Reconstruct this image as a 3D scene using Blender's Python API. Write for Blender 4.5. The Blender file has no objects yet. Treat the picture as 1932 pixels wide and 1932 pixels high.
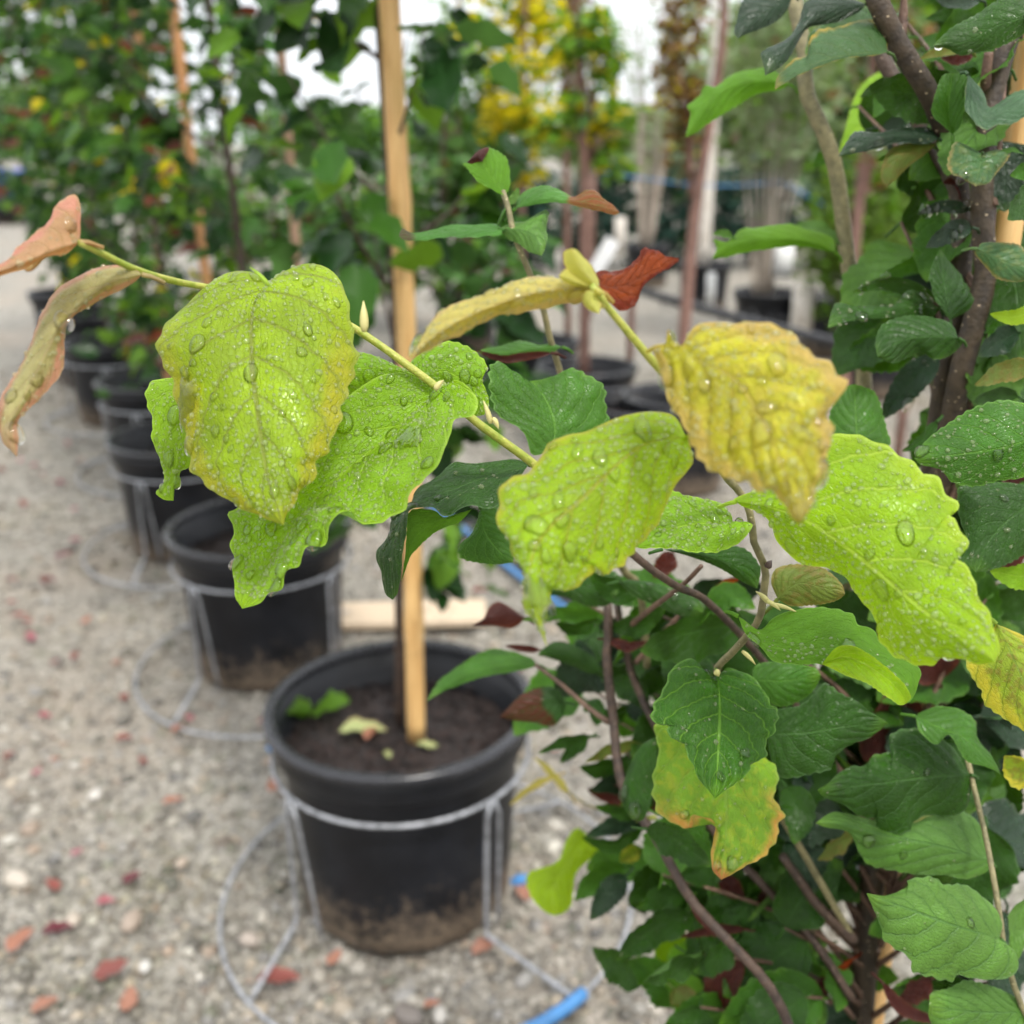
import bpy, math, random
import numpy as np
from mathutils import Vector, Matrix

random.seed(7)
rng = np.random.default_rng(7)
R = math.radians
sc = bpy.context.scene
COL = sc.collection

# ------------------------------------------------------------------ camera
CAM_H, PITCH, FOC = 1.18, R(20), 1932.0          # FOC: focal length in pixels of a 1932-pixel-wide picture
cam = bpy.data.cameras.new('camera')
camo = bpy.data.objects.new('camera', cam)
COL.objects.link(camo)
camo.location = (0, 0, CAM_H)
camo.rotation_euler = (R(90) - PITCH, 0, 0)
cam.sensor_width = 36
cam.lens = 36
cam.clip_start, cam.clip_end = 0.02, 400
cam.dof.use_dof = True
cam.dof.focus_distance = 0.41
cam.dof.aperture_fstop = 7.6
sc.camera = camo

# ------------------------------------------------------------------ overcast sky and a weak, very soft sun
SUN_EL, SUN_AZ = R(62), R(150)
w = bpy.data.worlds.new('World')
sc.world = w
w.use_nodes = True
nt = w.node_tree
bg = nt.nodes['Background']
sky = nt.nodes.new('ShaderNodeTexSky')
sky.sky_type = 'NISHITA'
sky.sun_disc = False
sky.sun_elevation = SUN_EL
sky.sun_rotation = SUN_AZ
sky.dust_density = 4
tc = nt.nodes.new('ShaderNodeTexCoord')
cl = nt.nodes.new('ShaderNodeTexNoise')
cl.inputs['Scale'].default_value = 2.2
cl.inputs['Detail'].default_value = 6
cl.inputs['Roughness'].default_value = 0.6
nt.links.new(tc.outputs['Generated'], cl.inputs['Vector'])
rp = nt.nodes.new('ShaderNodeValToRGB')
rp.color_ramp.elements[0].position = 0.32
rp.color_ramp.elements[0].color = (0.76, 0.80, 0.85, 1)
rp.color_ramp.elements[1].position = 0.62
rp.color_ramp.elements[1].color = (1.0, 1.0, 1.0, 1)
nt.links.new(cl.outputs['Fac'], rp.inputs['Fac'])
mu = nt.nodes.new('ShaderNodeMix'); mu.data_type = 'RGBA'; mu.blend_type = 'MULTIPLY'
mu.inputs[0].default_value = 1.0
nt.links.new(rp.outputs['Color'], mu.inputs[6])
sz = nt.nodes.new('ShaderNodeSeparateXYZ'); nt.links.new(tc.outputs['Generated'], sz.inputs[0])
cie = nt.nodes.new('ShaderNodeMapRange')                # overcast sky: the zenith half as bright again as the horizon
cie.inputs[1].default_value = 0.0; cie.inputs[2].default_value = 1.0
cie.inputs[3].default_value = 7.6; cie.inputs[4].default_value = 13.0
nt.links.new(sz.outputs[2], cie.inputs[0]); nt.links.new(cie.outputs[0], mu.inputs[7])
mx = nt.nodes.new('ShaderNodeMix'); mx.data_type = 'RGBA'
mx.inputs[0].default_value = 0.88                     # cloud cover
nt.links.new(sky.outputs['Color'], mx.inputs[6])
nt.links.new(mu.outputs[2], mx.inputs[7])
nt.links.new(mx.outputs[2], bg.inputs['Color'])
bg.inputs['Strength'].default_value = 0.10

sun = bpy.data.lights.new('sun', 'SUN')
suno = bpy.data.objects.new('sun', sun)
COL.objects.link(suno)
sun.energy = 1.5
sun.angle = R(10)
sun.color = (1.0, 0.96, 0.90)
sd = Vector((math.sin(SUN_AZ) * math.cos(SUN_EL), math.cos(SUN_AZ) * math.cos(SUN_EL), math.sin(SUN_EL)))
suno.rotation_euler = sd.to_track_quat('Z', 'Y').to_euler()

vs = sc.view_settings
vs.view_transform = 'Standard'
vs.look = 'None'
vs.gamma = 1
vs.use_curve_mapping = False
vs.exposure = 1.12
sc.render.engine = 'CYCLES'
sc.cycles.use_denoising = True
sc.cycles.max_bounces = 7
sc.cycles.diffuse_bounces = 3
sc.cycles.glossy_bounces = 2
sc.cycles.transmission_bounces = 6
sc.cycles.use_adaptive_sampling = True
sc.cycles.adaptive_threshold = 0.03
sc.cycles.sample_clamp_indirect = 6

# ------------------------------------------------------------------ geometry helpers
FW = np.array([0, math.cos(PITCH), -math.sin(PITCH)])
UP = np.array([0, math.sin(PITCH), math.cos(PITCH)])
RT = np.array([1.0, 0, 0])
EYE = np.array([0, 0, CAM_H])
def at(px, py, d):
    """a point at picture position (1932 px wide picture) and distance d along the view axis"""
    return EYE + d * (FW + (px - 966) / FOC * RT - (py - 966) / FOC * UP)
def ground(px, py, z=0.0):
    v = FW + (px - 966) / FOC * RT - (py - 966) / FOC * UP
    return EYE + v * ((z - CAM_H) / v[2])
def project(p):
    v = np.asarray(p) - EYE
    d = v @ FW
    return 966 + FOC * (v @ RT) / d, 966 - FOC * (v @ UP) / d, d
FR = {'TL': (0, 0), 'TC': (639, 0), 'TR': (1229, 0), 'ML': (0, 639), 'MC': (639, 639), 'MR': (1229, 639),
      'BL': (0, 1229), 'BC': (639, 1229), 'BR': (1229, 1229), 'D': (0, 0)}
KS = 0.3638
def px(fr, p):
    o = FR[fr]
    k = 1.0 if fr == 'D' else KS
    return (o[0] + k * p[0], o[1] + k * p[1])

def nrm(v):
    v = np.asarray(v, float)
    return v / np.maximum(np.linalg.norm(v, axis=-1, keepdims=True), 1e-12)
def catmull(P, n):
    """smooth curve through P resampled to n points by arc length"""
    P = np.asarray(P, float)
    if len(P) == 2:
        t = np.linspace(0, 1, n)[:, None]
        return P[0] * (1 - t) + P[1] * t
    Q = np.vstack([2 * P[0] - P[1], P, 2 * P[-1] - P[-2]])
    out = []
    t = np.linspace(0, 1, 12, endpoint=False)[:, None]
    for i in range(len(P) - 1):
        a, b, c, d = Q[i:i + 4]
        out.append(0.5 * (2 * b + (c - a) * t + (2 * a - 5 * b + 4 * c - d) * t**2 + (3 * b - a - 3 * c + d) * t**3))
    S = np.vstack(out + [P[-1:]])
    l = np.concatenate([[0], np.cumsum(np.linalg.norm(np.diff(S, axis=0), axis=1))])
    g = np.linspace(0, l[-1], n)
    return np.stack([np.interp(g, l, S[:, k]) for k in range(S.shape[1])], 1)

def mesh(name, V, F, mats=None, uv=None, smooth=True, mi=None, col=None):
    me = bpy.data.meshes.new(name)
    V = np.asarray(V, np.float32)
    if isinstance(F, np.ndarray):
        k = F.shape[1]
        me.vertices.add(len(V)); me.vertices.foreach_set('co', V.ravel())
        me.loops.add(F.size); me.loops.foreach_set('vertex_index', F.astype(np.int32).ravel())
        me.polygons.add(len(F))
        me.polygons.foreach_set('loop_start', np.arange(0, F.size, k, dtype=np.int32))
        me.polygons.foreach_set('loop_total', np.full(len(F), k, np.int32))
        me.update(calc_edges=True)
    else:
        me.from_pydata(V.tolist(), [], F)
    if uv is not None:
        lay = me.uv_layers.new(name='UVMap')
        vi = np.empty(len(me.loops), np.int32)
        me.loops.foreach_get('vertex_index', vi)
        lay.data.foreach_set('uv', np.asarray(uv, np.float32)[vi].ravel())
    if col is not None:
        at_ = me.color_attributes.new('tint', 'FLOAT_COLOR', 'POINT')
        at_.data.foreach_set('color', np.asarray(col, np.float32).ravel())
    for m in (mats or []):
        me.materials.append(m)
    if mi is not None:
        me.polygons.foreach_set('material_index', np.asarray(mi, np.int32))
    if smooth:
        me.polygons.foreach_set('use_smooth', np.ones(len(me.polygons), bool))
    me.update()
    return me
def obj(name, me, parent=None, loc=(0, 0, 0), rot=None):
    o = bpy.data.objects.new(name, me)
    COL.objects.link(o)
    o.location = loc
    if rot is not None: o.rotation_euler = rot
    if parent is not None: o.parent = parent
    return o
def tag(o, label, cat, group=None):
    o['label'] = label; o['category'] = cat
    if group: o['group'] = group
    return o
def thing(name, loc, label, cat, group=None):
    return tag(obj(name, None, None, loc), label, cat, group)
def joined(parts):
    """parts: list of (V, F) with quads -> one V, F"""
    V, F, n = [], [], 0
    for v, f in parts:
        V.append(np.asarray(v)); F += [tuple(i + n for i in q) for q in f]; n += len(v)
    return np.vstack(V), F

def tube(P, r, sides=8, cap=True):
    P = np.asarray(P, float); n = len(P)
    r = np.broadcast_to(np.asarray(r, float), (n,))
    T = nrm(np.gradient(P, axis=0))
    ref = np.array([0, 0, 1.0]) if abs(T[0][2]) < 0.9 else np.array([1.0, 0, 0])
    A = nrm(np.cross(T[0], ref)); V = []
    for i in range(n):
        A = nrm(A - T[i] * (A @ T[i])); B = np.cross(T[i], A)
        a = np.arange(sides) / sides * 2 * math.pi
        V.append(P[i] + r[i] * (np.cos(a)[:, None] * A + np.sin(a)[:, None] * B))
    V = np.vstack(V)
    F = [(i * sides + j, i * sides + (j + 1) % sides, (i + 1) * sides + (j + 1) % sides, (i + 1) * sides + j)
         for i in range(n - 1) for j in range(sides)]
    if cap:
        F += [tuple(range(sides))[::-1], tuple((n - 1) * sides + j for j in range(sides))]
    return V, F
def ring(c, rad, r, n=72, sides=8, wob=0.0):
    a = np.linspace(0, 2 * math.pi, n, endpoint=False)
    V, F = [], []
    for t in a:
        rr = rad * (1 + wob * math.sin(3 * t + 1)); d = np.array([math.cos(t), math.sin(t), 0])
        for k in range(sides):
            b = 2 * math.pi * k / sides
            V.append(np.array(c) + d * (rr + r * math.cos(b)) + np.array([0, 0, r * math.sin(b)]))
    for i in range(n):
        for k in range(sides):
            F.append((i * sides + k, ((i + 1) % n) * sides + k, ((i + 1) % n) * sides + (k + 1) % sides, i * sides + (k + 1) % sides))
    return np.array(V), F
def lathe(prof, n=64, wob=None):
    a = np.linspace(0, 2 * math.pi, n, endpoint=False); V = []
    for r, z in prof:
        rr = r * (1 + (wob(a, z) if wob else 0))
        V.append(np.stack([rr * np.cos(a), rr * np.sin(a), np.full(n, z)], 1))
    V = np.vstack(V)
    F = [(i * n + j, i * n + (j + 1) % n, (i + 1) * n + (j + 1) % n, (i + 1) * n + j)
         for i in range(len(prof) - 1) for j in range(n)]
    return V, F
def box(c, s):
    c = np.array(c); s = np.array(s) / 2
    V = np.array([c + s * np.array([x, y, z]) for x in (-1, 1) for y in (-1, 1) for z in (-1, 1)])
    return V, [(0, 1, 3, 2), (4, 6, 7, 5), (0, 4, 5, 1), (2, 3, 7, 6), (0, 2, 6, 4), (1, 5, 7, 3)]

# ------------------------------------------------------------------ materials
class NT:
    def __init__(s, name):
        s.m = bpy.data.materials.new(name); s.m.use_nodes = True
        s.t = s.m.node_tree; s.b = s.t.nodes['Principled BSDF']; s.out = s.t.nodes['Material Output']
    def n(s, ty, **kw):
        x = s.t.nodes.new('ShaderNode' + ty)
        for k, v in kw.items(): setattr(x, k, v)
        return x
    def put(s, sock, v):
        if isinstance(v, bpy.types.NodeSocket): s.t.links.new(v, sock)
        elif isinstance(v, (tuple, list)) and len(v) == 3 and sock.type == 'RGBA': sock.default_value = (*v, 1)
        else: sock.default_value = v
    def math(s, op, a, b=0.0, clamp=False):
        x = s.n('Math', operation=op, use_clamp=clamp)
        s.put(x.inputs[0], a); s.put(x.inputs[1], b)
        return x.outputs[0]
    def sstep(s, x, lo, hi):
        m = s.n('MapRange', interpolation_type='SMOOTHSTEP')
        s.put(m.inputs[0], x); s.put(m.inputs[1], lo); s.put(m.inputs[2], hi)
        return m.outputs[0]
    def mix(s, f, a, b, mode='MIX'):
        x = s.n('Mix', data_type='RGBA', blend_type=mode)
        s.put(x.inputs[0], f); s.put(x.inputs[6], a); s.put(x.inputs[7], b)
        return x.outputs[2]
    def noise(s, vec, scale, detail=3, rough=0.55):
        x = s.n('TexNoise'); s.put(x.inputs['Vector'], vec)
        x.inputs['Scale'].default_value = scale; x.inputs['Detail'].default_value = detail; x.inputs['Roughness'].default_value = rough
        return x.outputs['Fac']
    def vor(s, vec, scale, feature='F1', out='Distance', rnd=1.0):
        x = s.n('TexVoronoi', feature=feature); s.put(x.inputs['Vector'], vec)
        x.inputs['Scale'].default_value = scale; x.inputs['Randomness'].default_value = rnd
        return x.outputs[out]
    def bump(s, h, strength, dist, prev=None):
        x = s.n('Bump'); s.put(x.inputs['Height'], h)
        x.inputs['Strength'].default_value = strength; x.inputs['Distance'].default_value = dist
        if prev is not None: s.t.links.new(prev, x.inputs['Normal'])
        return x.outputs[0]
    def coord(s, o='Object'):
        return s.n('TexCoord').outputs[o]

def leaf_mat(name, top, edge=None, vein=None, under=None, rough=0.38, trans=0.38, edge0=0.72, sheen=0.0, spec=0.32, simple=False, egate=None, tip=None, tip0=0.6,
             blotch=None, bl_amt=0.5, wet=0.4, tcol=None, veinamt=0.45, bumpy=1.0):
    k = NT(name)
    uv = k.n('UVMap'); sx = k.n('SeparateXYZ'); k.put(sx.inputs[0], uv.outputs[0])
    u = sx.outputs[0]
    v = k.math('ABSOLUTE', k.math('SUBTRACT', k.math('MULTIPLY', sx.outputs[1], 2.0), 1.0))
    P = k.coord()
    n1 = k.noise(P, 55, 4); n2 = k.noise(P, 260, 3); n3 = k.noise(P, 900, 2)
    rnd = k.n('ObjectInfo').outputs['Random']
    # pinnate veins
    ph = k.math('MULTIPLY', k.math('SUBTRACT', u, k.math('MULTIPLY', v, 0.42)), 6.5)
    side = k.math('PINGPONG', ph, 0.5)
    sidem = k.math('SUBTRACT', 1.0, k.sstep(side, 0.0, 0.075))
    mid = k.math('SUBTRACT', 1.0, k.sstep(v, 0.014, 0.038))
    lad = k.math('PINGPONG', k.math('ADD', k.math('MULTIPLY', v, 13.0), k.math('ADD', k.math('MULTIPLY', u, 4.0), k.math('MULTIPLY', n2, 1.2))), 0.5)
    ladm = k.math('SUBTRACT', 1.0, k.sstep(lad, 0.0, 0.13))
    ve = k.math('MAXIMUM', k.math('MULTIPLY', sidem, 0.9), mid)
    retm = 0.0 if simple else k.math('SUBTRACT', 1.0, k.sstep(k.vor(P, 420, 'DISTANCE_TO_EDGE'), 0.0, 0.12))
    top = tuple(top)
    c = k.mix(k.sstep(n1, 0.3, 0.72), tuple(x * 0.72 for x in top), tuple(min(1, x * 1.22) for x in top))
    c = k.mix(k.math('MULTIPLY', k.math('SUBTRACT', rnd, 0.5), 0.5, ), c, (top[0] * 1.6, top[1] * 1.15, top[2]))
    if blotch is not None:
        c = k.mix(k.math('MULTIPLY', k.sstep(n2, 0.46, 0.62), bl_amt), c, blotch)
    if edge is not None:
        e = k.math('ADD', v, k.math('MULTIPLY', k.math('SUBTRACT', n1, 0.5), 0.7))
        e = k.math('MAXIMUM', k.sstep(e, edge0, edge0 + 0.3), k.math('MULTIPLY', k.sstep(k.math('ADD', u, k.math('MULTIPLY', k.math('SUBTRACT', n1, 0.5), 0.5)), 0.82, 1.05), 0.8))
        if egate: e = k.math('MULTIPLY', e, k.sstep(k.math('ADD', u, k.math('MULTIPLY', k.math('SUBTRACT', n1, 0.5), 0.4)), egate - 0.12, egate + 0.12))
        c = k.mix(e, c, edge)
    if tip is not None:
        t_ = k.sstep(k.math('ADD', u, k.math('MULTIPLY', k.math('SUBTRACT', n1, 0.5), 0.35)), tip0 - 0.04, tip0 + 0.05)
        c = k.mix(t_, c, tip)
    vc = vein if vein is not None else tuple(min(1, x * 1.5 + 0.02) for x in top)
    c = k.mix(k.math('MULTIPLY', k.math('SUBTRACT', 1.0, k.sstep(side, 0.05, 0.30)), 0.22), c, tuple(x * 0.6 for x in top))
    c = k.mix(k.math('MULTIPLY', ve, veinamt), c, vc)
    if not simple: c = k.mix(k.math('MULTIPLY', ladm, 0.16), c, vc)
    c = k.mix(k.math('MULTIPLY', k.sstep(v, 0.955, 0.985), 0.35), c, tuple(min(1, x * 1.1 + 0.06) for x in vc))
    if not simple: c = k.mix(k.math('MULTIPLY', retm, 0.12), c, vc)
    if under is not None:
        c = k.mix(k.n('NewGeometry').outputs['Backfacing'], c, under)
    b = k.b
    k.put(b.inputs['Base Color'], c)
    wetm = k.math('MULTIPLY', k.sstep(n1, 0.52, 0.60), wet)
    k.put(b.inputs['Roughness'], k.math('SUBTRACT', k.math('ADD', rough, k.math('MULTIPLY', n2, 0.15)), k.math('MULTIPLY', wetm, rough * 0.8)))
    b.inputs['Specular IOR Level'].default_value = spec * (0.55 if simple else 1.0)
    b.inputs['Sheen Weight'].default_value = sheen
    h = None if simple else k.math('ADD', k.math('MULTIPLY', ve, -1.0), k.math('ADD', k.math('MULTIPLY', n2, 1.3), k.math('ADD', k.math('MULTIPLY', retm, -0.35), k.math('MULTIPLY', ladm, -0.5))))
    if not simple:
        bp = k.bump(h, 0.6 * bumpy, 0.0007)
        k.put(b.inputs['Normal'], bp)
    tr = k.n('BsdfTranslucent')
    k.put(tr.inputs['Color'], k.mix(0.55, c, tcol or (min(1, top[0] * 1.9 + .03), min(1, top[1] * 1.7 + .03), top[2] * 0.8)))
    if not simple: k.put(tr.inputs['Normal'], bp)
    ms = k.n('MixShader'); ms.inputs[0].default_value = trans
    k.t.links.new(b.outputs[0], ms.inputs[1]); k.t.links.new(tr.outputs[0], ms.inputs[2])
    k.t.links.new(ms.outputs[0], k.out.inputs['Surface'])
    return k.m

BR1, RED = (0.16, 0.035, 0.012), (0.10, 0.012, 0.008)
L = {}
L['lime'] = leaf_mat('leaf_lime', (0.22, 0.39, 0.003), (0.30, 0.44, 0.008), (0.46, 0.62, 0.08), trans=0.48, wet=0.7, veinamt=0.6)
L['yellowgreen'] = leaf_mat('leaf_yellow_green', (0.25, 0.38, 0.008), (0.34, 0.31, 0.014), (0.18, 0.19, 0.04), trans=0.44, edge0=0.55, egate=0.40, wet=0.9, veinamt=0.75)
L['centre'] = leaf_mat('leaf_young_green', (0.24, 0.42, 0.008), (0.38, 0.37, 0.025), (0.36, 0.22, 0.05), trans=0.46, edge0=0.8, wet=0.7)
L['gold'] = leaf_mat('leaf_golden', (0.46, 0.45, 0.022), (0.48, 0.33, 0.09), (0.48, 0.34, 0.12), trans=0.42, edge0=0.6, blotch=(0.48, 0.37, 0.05), bl_amt=0.5, wet=0.8, bumpy=1.6)
L['bronze'] = leaf_mat('leaf_bronze', (0.44, 0.26, 0.13), (0.47, 0.20, 0.15), (0.44, 0.34, 0.14), trans=0.40, edge0=0.55, under=(0.44, 0.20, 0.09), wet=0.5)
L['goldbronze'] = leaf_mat('leaf_gold_bronze', (0.44, 0.42, 0.11), (0.46, 0.32, 0.15), (0.46, 0.27, 0.12), trans=0.42, edge0=0.6, wet=0.5)
L['bright'] = leaf_mat('leaf_bright_green', (0.165, 0.34, 0.004), (0.24, 0.41, 0.008), (0.32, 0.50, 0.04), under=(0.19, 0.33, 0.06), trans=0.38, edge0=0.85, wet=0.8)
L['mid'] = leaf_mat('leaf_mid_green', (0.038, 0.130, 0.008), (0.10, 0.22, 0.012), (0.12, 0.28, 0.03), under=(0.12, 0.25, 0.05), trans=0.33, edge0=0.88, wet=0.7)
L['dark'] = leaf_mat('leaf_dark_green', (0.018, 0.066, 0.003), (0.07, 0.16, 0.010), (0.045, 0.12, 0.02), under=(0.08, 0.17, 0.04), trans=0.22, edge0=0.93, rough=0.27, wet=0.8, veinamt=0.65, spec=0.28)
L['blue'] = leaf_mat('leaf_deep_green', (0.007, 0.028, 0.008), (0.04, 0.08, 0.012), (0.025, 0.06, 0.02), under=(0.07, 0.15, 0.04), trans=0.15, edge0=0.93, spec=0.36, rough=0.26, wet=0.9, veinamt=0.5)
L['soft'] = leaf_mat('leaf_soft_green', (0.085, 0.20, 0.030), (0.13, 0.25, 0.025), (0.05, 0.13, 0.03), under=(0.12, 0.22, 0.06), trans=0.28, edge0=0.9, rough=0.38, wet=0.8, veinamt=0.6)
L['lit'] = leaf_mat('leaf_backlit_green', (0.10, 0.26, 0.012), (0.14, 0.30, 0.015), (0.16, 0.34, 0.04), trans=0.50, edge0=0.9, wet=0.3, rough=0.5)
L['yelledge'] = leaf_mat('leaf_yellow_edged', (0.035, 0.10, 0.025), (0.40, 0.26, 0.02), (0.10, 0.16, 0.04), trans=0.28, edge0=0.78, wet=0.5)
L['burnt'] = leaf_mat('leaf_burnt_edge', (0.17, 0.34, 0.015), (0.58, 0.26, 0.06), (0.24, 0.36, 0.05), trans=0.36, edge0=0.66, egate=0.5, tip=(0.42, 0.09, 0.04), tip0=0.93, blotch=(0.36, 0.40, 0.02), bl_amt=0.5, wet=0.6)
L['olive'] = leaf_mat('leaf_olive', (0.12, 0.17, 0.025), (0.20, 0.14, 0.03), (0.17, 0.26, 0.05), trans=0.3, edge0=0.7, blotch=(0.16, 0.09, 0.02), bl_amt=0.6, wet=0.5)
L['blotchy'] = leaf_mat('leaf_blotchy_yellow', (0.26, 0.36, 0.02), (0.50, 0.42, 0.03), (0.10, 0.20, 0.03), trans=0.40, edge0=0.5, blotch=(0.16, 0.08, 0.02), bl_amt=0.7)
L['paleedge'] = leaf_mat('leaf_pale_edged', (0.05, 0.12, 0.05), (0.38, 0.30, 0.12), (0.08, 0.16, 0.07), trans=0.25, edge0=0.88, wet=0.5)
L['orangedge'] = leaf_mat('leaf_orange_edged', (0.045, 0.12, 0.035), (0.42, 0.22, 0.06), (0.12, 0.20, 0.06), trans=0.25, edge0=0.82, blotch=(0.12, 0.16, 0.04), bl_amt=0.6, wet=0.5)
L['redbrown'] = leaf_mat('leaf_red_brown', (0.060, 0.013, 0.009), (0.10, 0.026, 0.012), (0.05, 0.012, 0.008), trans=0.25, edge0=0.6, rough=0.34, wet=0.7, tcol=(0.25, 0.04, 0.01), bumpy=1.5)
L['rust'] = leaf_mat('leaf_rust', (0.21, 0.036, 0.005), (0.11, 0.012, 0.006), (0.08, 0.015, 0.01), spec=0.15, trans=0.36, edge0=0.55, rough=0.36, wet=0.5, tcol=(0.7, 0.16, 0.01), bumpy=1.5)
L['browntip'] = leaf_mat('leaf_brown_tip', (0.06, 0.19, 0.02), (0.10, 0.24, 0.02), (0.12, 0.26, 0.05), trans=0.38, edge0=0.92, tip=(0.20, 0.030, 0.006), tip0=0.55, wet=0.4)
L['darktip'] = leaf_mat('leaf_dark_tip', (0.05, 0.17, 0.02), (0.09, 0.22, 0.02), (0.10, 0.24, 0.05), trans=0.36, edge0=0.92, tip=(0.06, 0.016, 0.010), tip0=0.85, wet=0.4)
L['redtip'] = leaf_mat('leaf_half_red', (0.03, 0.09, 0.02), (0.04, 0.10, 0.02), (0.05, 0.11, 0.03), trans=0.25, edge0=0.95, tip=(0.09, 0.014, 0.010), tip0=0.32, rough=0.3, wet=0.8, bumpy=1.6)
L['bronze2'] = leaf_mat('leaf_grey_bronze', (0.34, 0.32, 0.13), (0.45, 0.19, 0.14), (0.42, 0.30, 0.17), trans=0.40, edge0=0.45, under=(0.46, 0.24, 0.10), wet=0.5)
L['deep'] = leaf_mat('leaf_deep_vein', (0.028, 0.112, 0.003), (0.10, 0.23, 0.008), (0.14, 0.30, 0.03), under=(0.1, 0.2, 0.04), trans=0.30, edge0=0.9, wet=0.8, veinamt=0.8, spec=0.3, rough=0.3)
L['pale'] = leaf_mat('leaf_pale_bud', (0.50, 0.52, 0.12), (0.55, 0.45, 0.14), (0.5, 0.42, 0.14), trans=0.45, edge0=0.7, wet=0.2)
# leaves further off
L['b_dark'] = leaf_mat('row_leaf_dark', (0.008, 0.034, 0.006), None, (0.04, 0.10, 0.03), under=(0.06, 0.15, 0.035), trans=0.25, rough=0.30, wet=0.8, simple=True)
L['b_mid'] = leaf_mat('row_leaf_mid', (0.028, 0.095, 0.008), None, (0.09, 0.2, 0.05), under=(0.10, 0.22, 0.06), trans=0.36, rough=0.34, wet=0.8, simple=True)
L['b_lime'] = leaf_mat('row_leaf_lime', (0.11, 0.24, 0.02), None, (0.2, 0.34, 0.06), trans=0.42, rough=0.4, wet=0.6, simple=True)
L['b_yellow'] = leaf_mat('row_leaf_yellow', (0.60, 0.50, 0.015), (0.6, 0.42, 0.02), (0.6, 0.5, 0.05), trans=0.45, rough=0.4, simple=True)
L['b_red'] = leaf_mat('row_leaf_red', (0.10, 0.036, 0.024), (0.16, 0.07, 0.04), (0.14, 0.04, 0.02), trans=0.30, rough=0.4, tcol=(0.4, 0.08, 0.03), simple=True)
L['b_brown'] = leaf_mat('far_leaf_brown', (0.17, 0.10, 0.035), (0.2, 0.13, 0.03), (0.16, 0.1, 0.04), trans=0.30, rough=0.6, simple=True)
L['b_grey'] = leaf_mat('far_leaf_grey_green', (0.20, 0.29, 0.16), None, (0.18, 0.24, 0.13), trans=0.32, rough=0.55, wet=0.1, simple=True)
L['b_conifer'] = leaf_mat('far_leaf_conifer', (0.10, 0.17, 0.025), None, (0.1, 0.16, 0.04), trans=0.25, rough=0.55, wet=0.1, simple=True)
L['b_teal'] = leaf_mat('far_leaf_teal', (0.016, 0.05, 0.036), None, (0.03, 0.06, 0.04), trans=0.15, rough=0.6, wet=0.1, simple=True)
L['f_red'] = leaf_mat('fallen_red', (0.19, 0.065, 0.055), (0.22, 0.09, 0.06), (0.16, 0.03, 0.02), trans=0.12, rough=0.4, tcol=(0.4, 0.08, 0.05), simple=True)
L['f_pink'] = leaf_mat('fallen_pink', (0.28, 0.095, 0.115), (0.25, 0.09, 0.09), (0.25, 0.05, 0.06), trans=0.12, rough=0.4, tcol=(0.5, 0.1, 0.15), simple=True)
L['f_orange'] = leaf_mat('fallen_orange', (0.29, 0.145, 0.10), (0.26, 0.11, 0.08), (0.3, 0.08, 0.03), trans=0.12, rough=0.45, tcol=(0.5, 0.15, 0.05), simple=True)
L['f_maroon'] = leaf_mat('fallen_maroon', (0.10, 0.022, 0.030), (0.14, 0.03, 0.03), (0.08, 0.02, 0.02), trans=0.1, rough=0.4, tcol=(0.3, 0.05, 0.05), simple=True)
L['f_pale'] = leaf_mat('fallen_pale', (0.34, 0.38, 0.16), (0.36, 0.26, 0.12), (0.3, 0.3, 0.15), trans=0.15, rough=0.5, simple=True)

def bark(name, c1, c2, dots=None, scale=1.0, rough=0.6):
    k = NT(name); P = k.coord()
    n = k.noise(P, 160 * scale, 5); n2 = k.noise(P, 30 * scale, 3)
    c = k.mix(k.sstep(k.math('ADD', n, k.math('MULTIPLY', n2, 0.6)), 0.55, 1.0), c1, c2)
    if dots is not None:
        mp = k.n('Mapping'); k.put(mp.inputs['Vector'], P); mp.inputs['Scale'].default_value = (1, 1, 1.6)
        d = k.vor(mp.outputs[0], 165 * scale)
        c = k.mix(k.math('SUBTRACT', 1.0, k.sstep(d, 0.10, 0.15)), c, dots)
    k.put(k.b.inputs['Base Color'], c); k.b.inputs['Roughness'].default_value = rough
    k.put(k.b.inputs['Normal'], k.bump(k.math('ADD', n, k.noise(P, 500 * scale, 3)), 0.6, 0.0012 / scale))
    return k.m
B = {}
B['main'] = bark('bark_brown_lenticels', (0.018, 0.011, 0.005), (0.055, 0.036, 0.018), (0.36, 0.28, 0.18))
B['dark'] = bark('bark_dark', (0.028, 0.017, 0.012), (0.075, 0.045, 0.030), (0.2, 0.14, 0.1))
B['branch'] = bark('bark_branch', (0.065, 0.034, 0.021), (0.15, 0.085, 0.055), (0.4, 0.3, 0.2), 1.3)
B['olive'] = bark('bark_olive', (0.11, 0.10, 0.045), (0.22, 0.19, 0.09), (0.42, 0.36, 0.2), 1.4)
B['green'] = bark('shoot_green', (0.20, 0.26, 0.02), (0.34, 0.34, 0.06), (0.5, 0.42, 0.16), 2.0, 0.5)
B['far'] = bark('bark_far', (0.12, 0.062, 0.045), (0.24, 0.13, 0.10), None, 0.3)
B['pale'] = bark('bark_pale', (0.45, 0.40, 0.34), (0.70, 0.66, 0.60), (0.3, 0.2, 0.15), 0.2)
B['twig'] = bark('bark_fan', (0.22, 0.18, 0.14), (0.42, 0.36, 0.30), None, 0.3)

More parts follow.
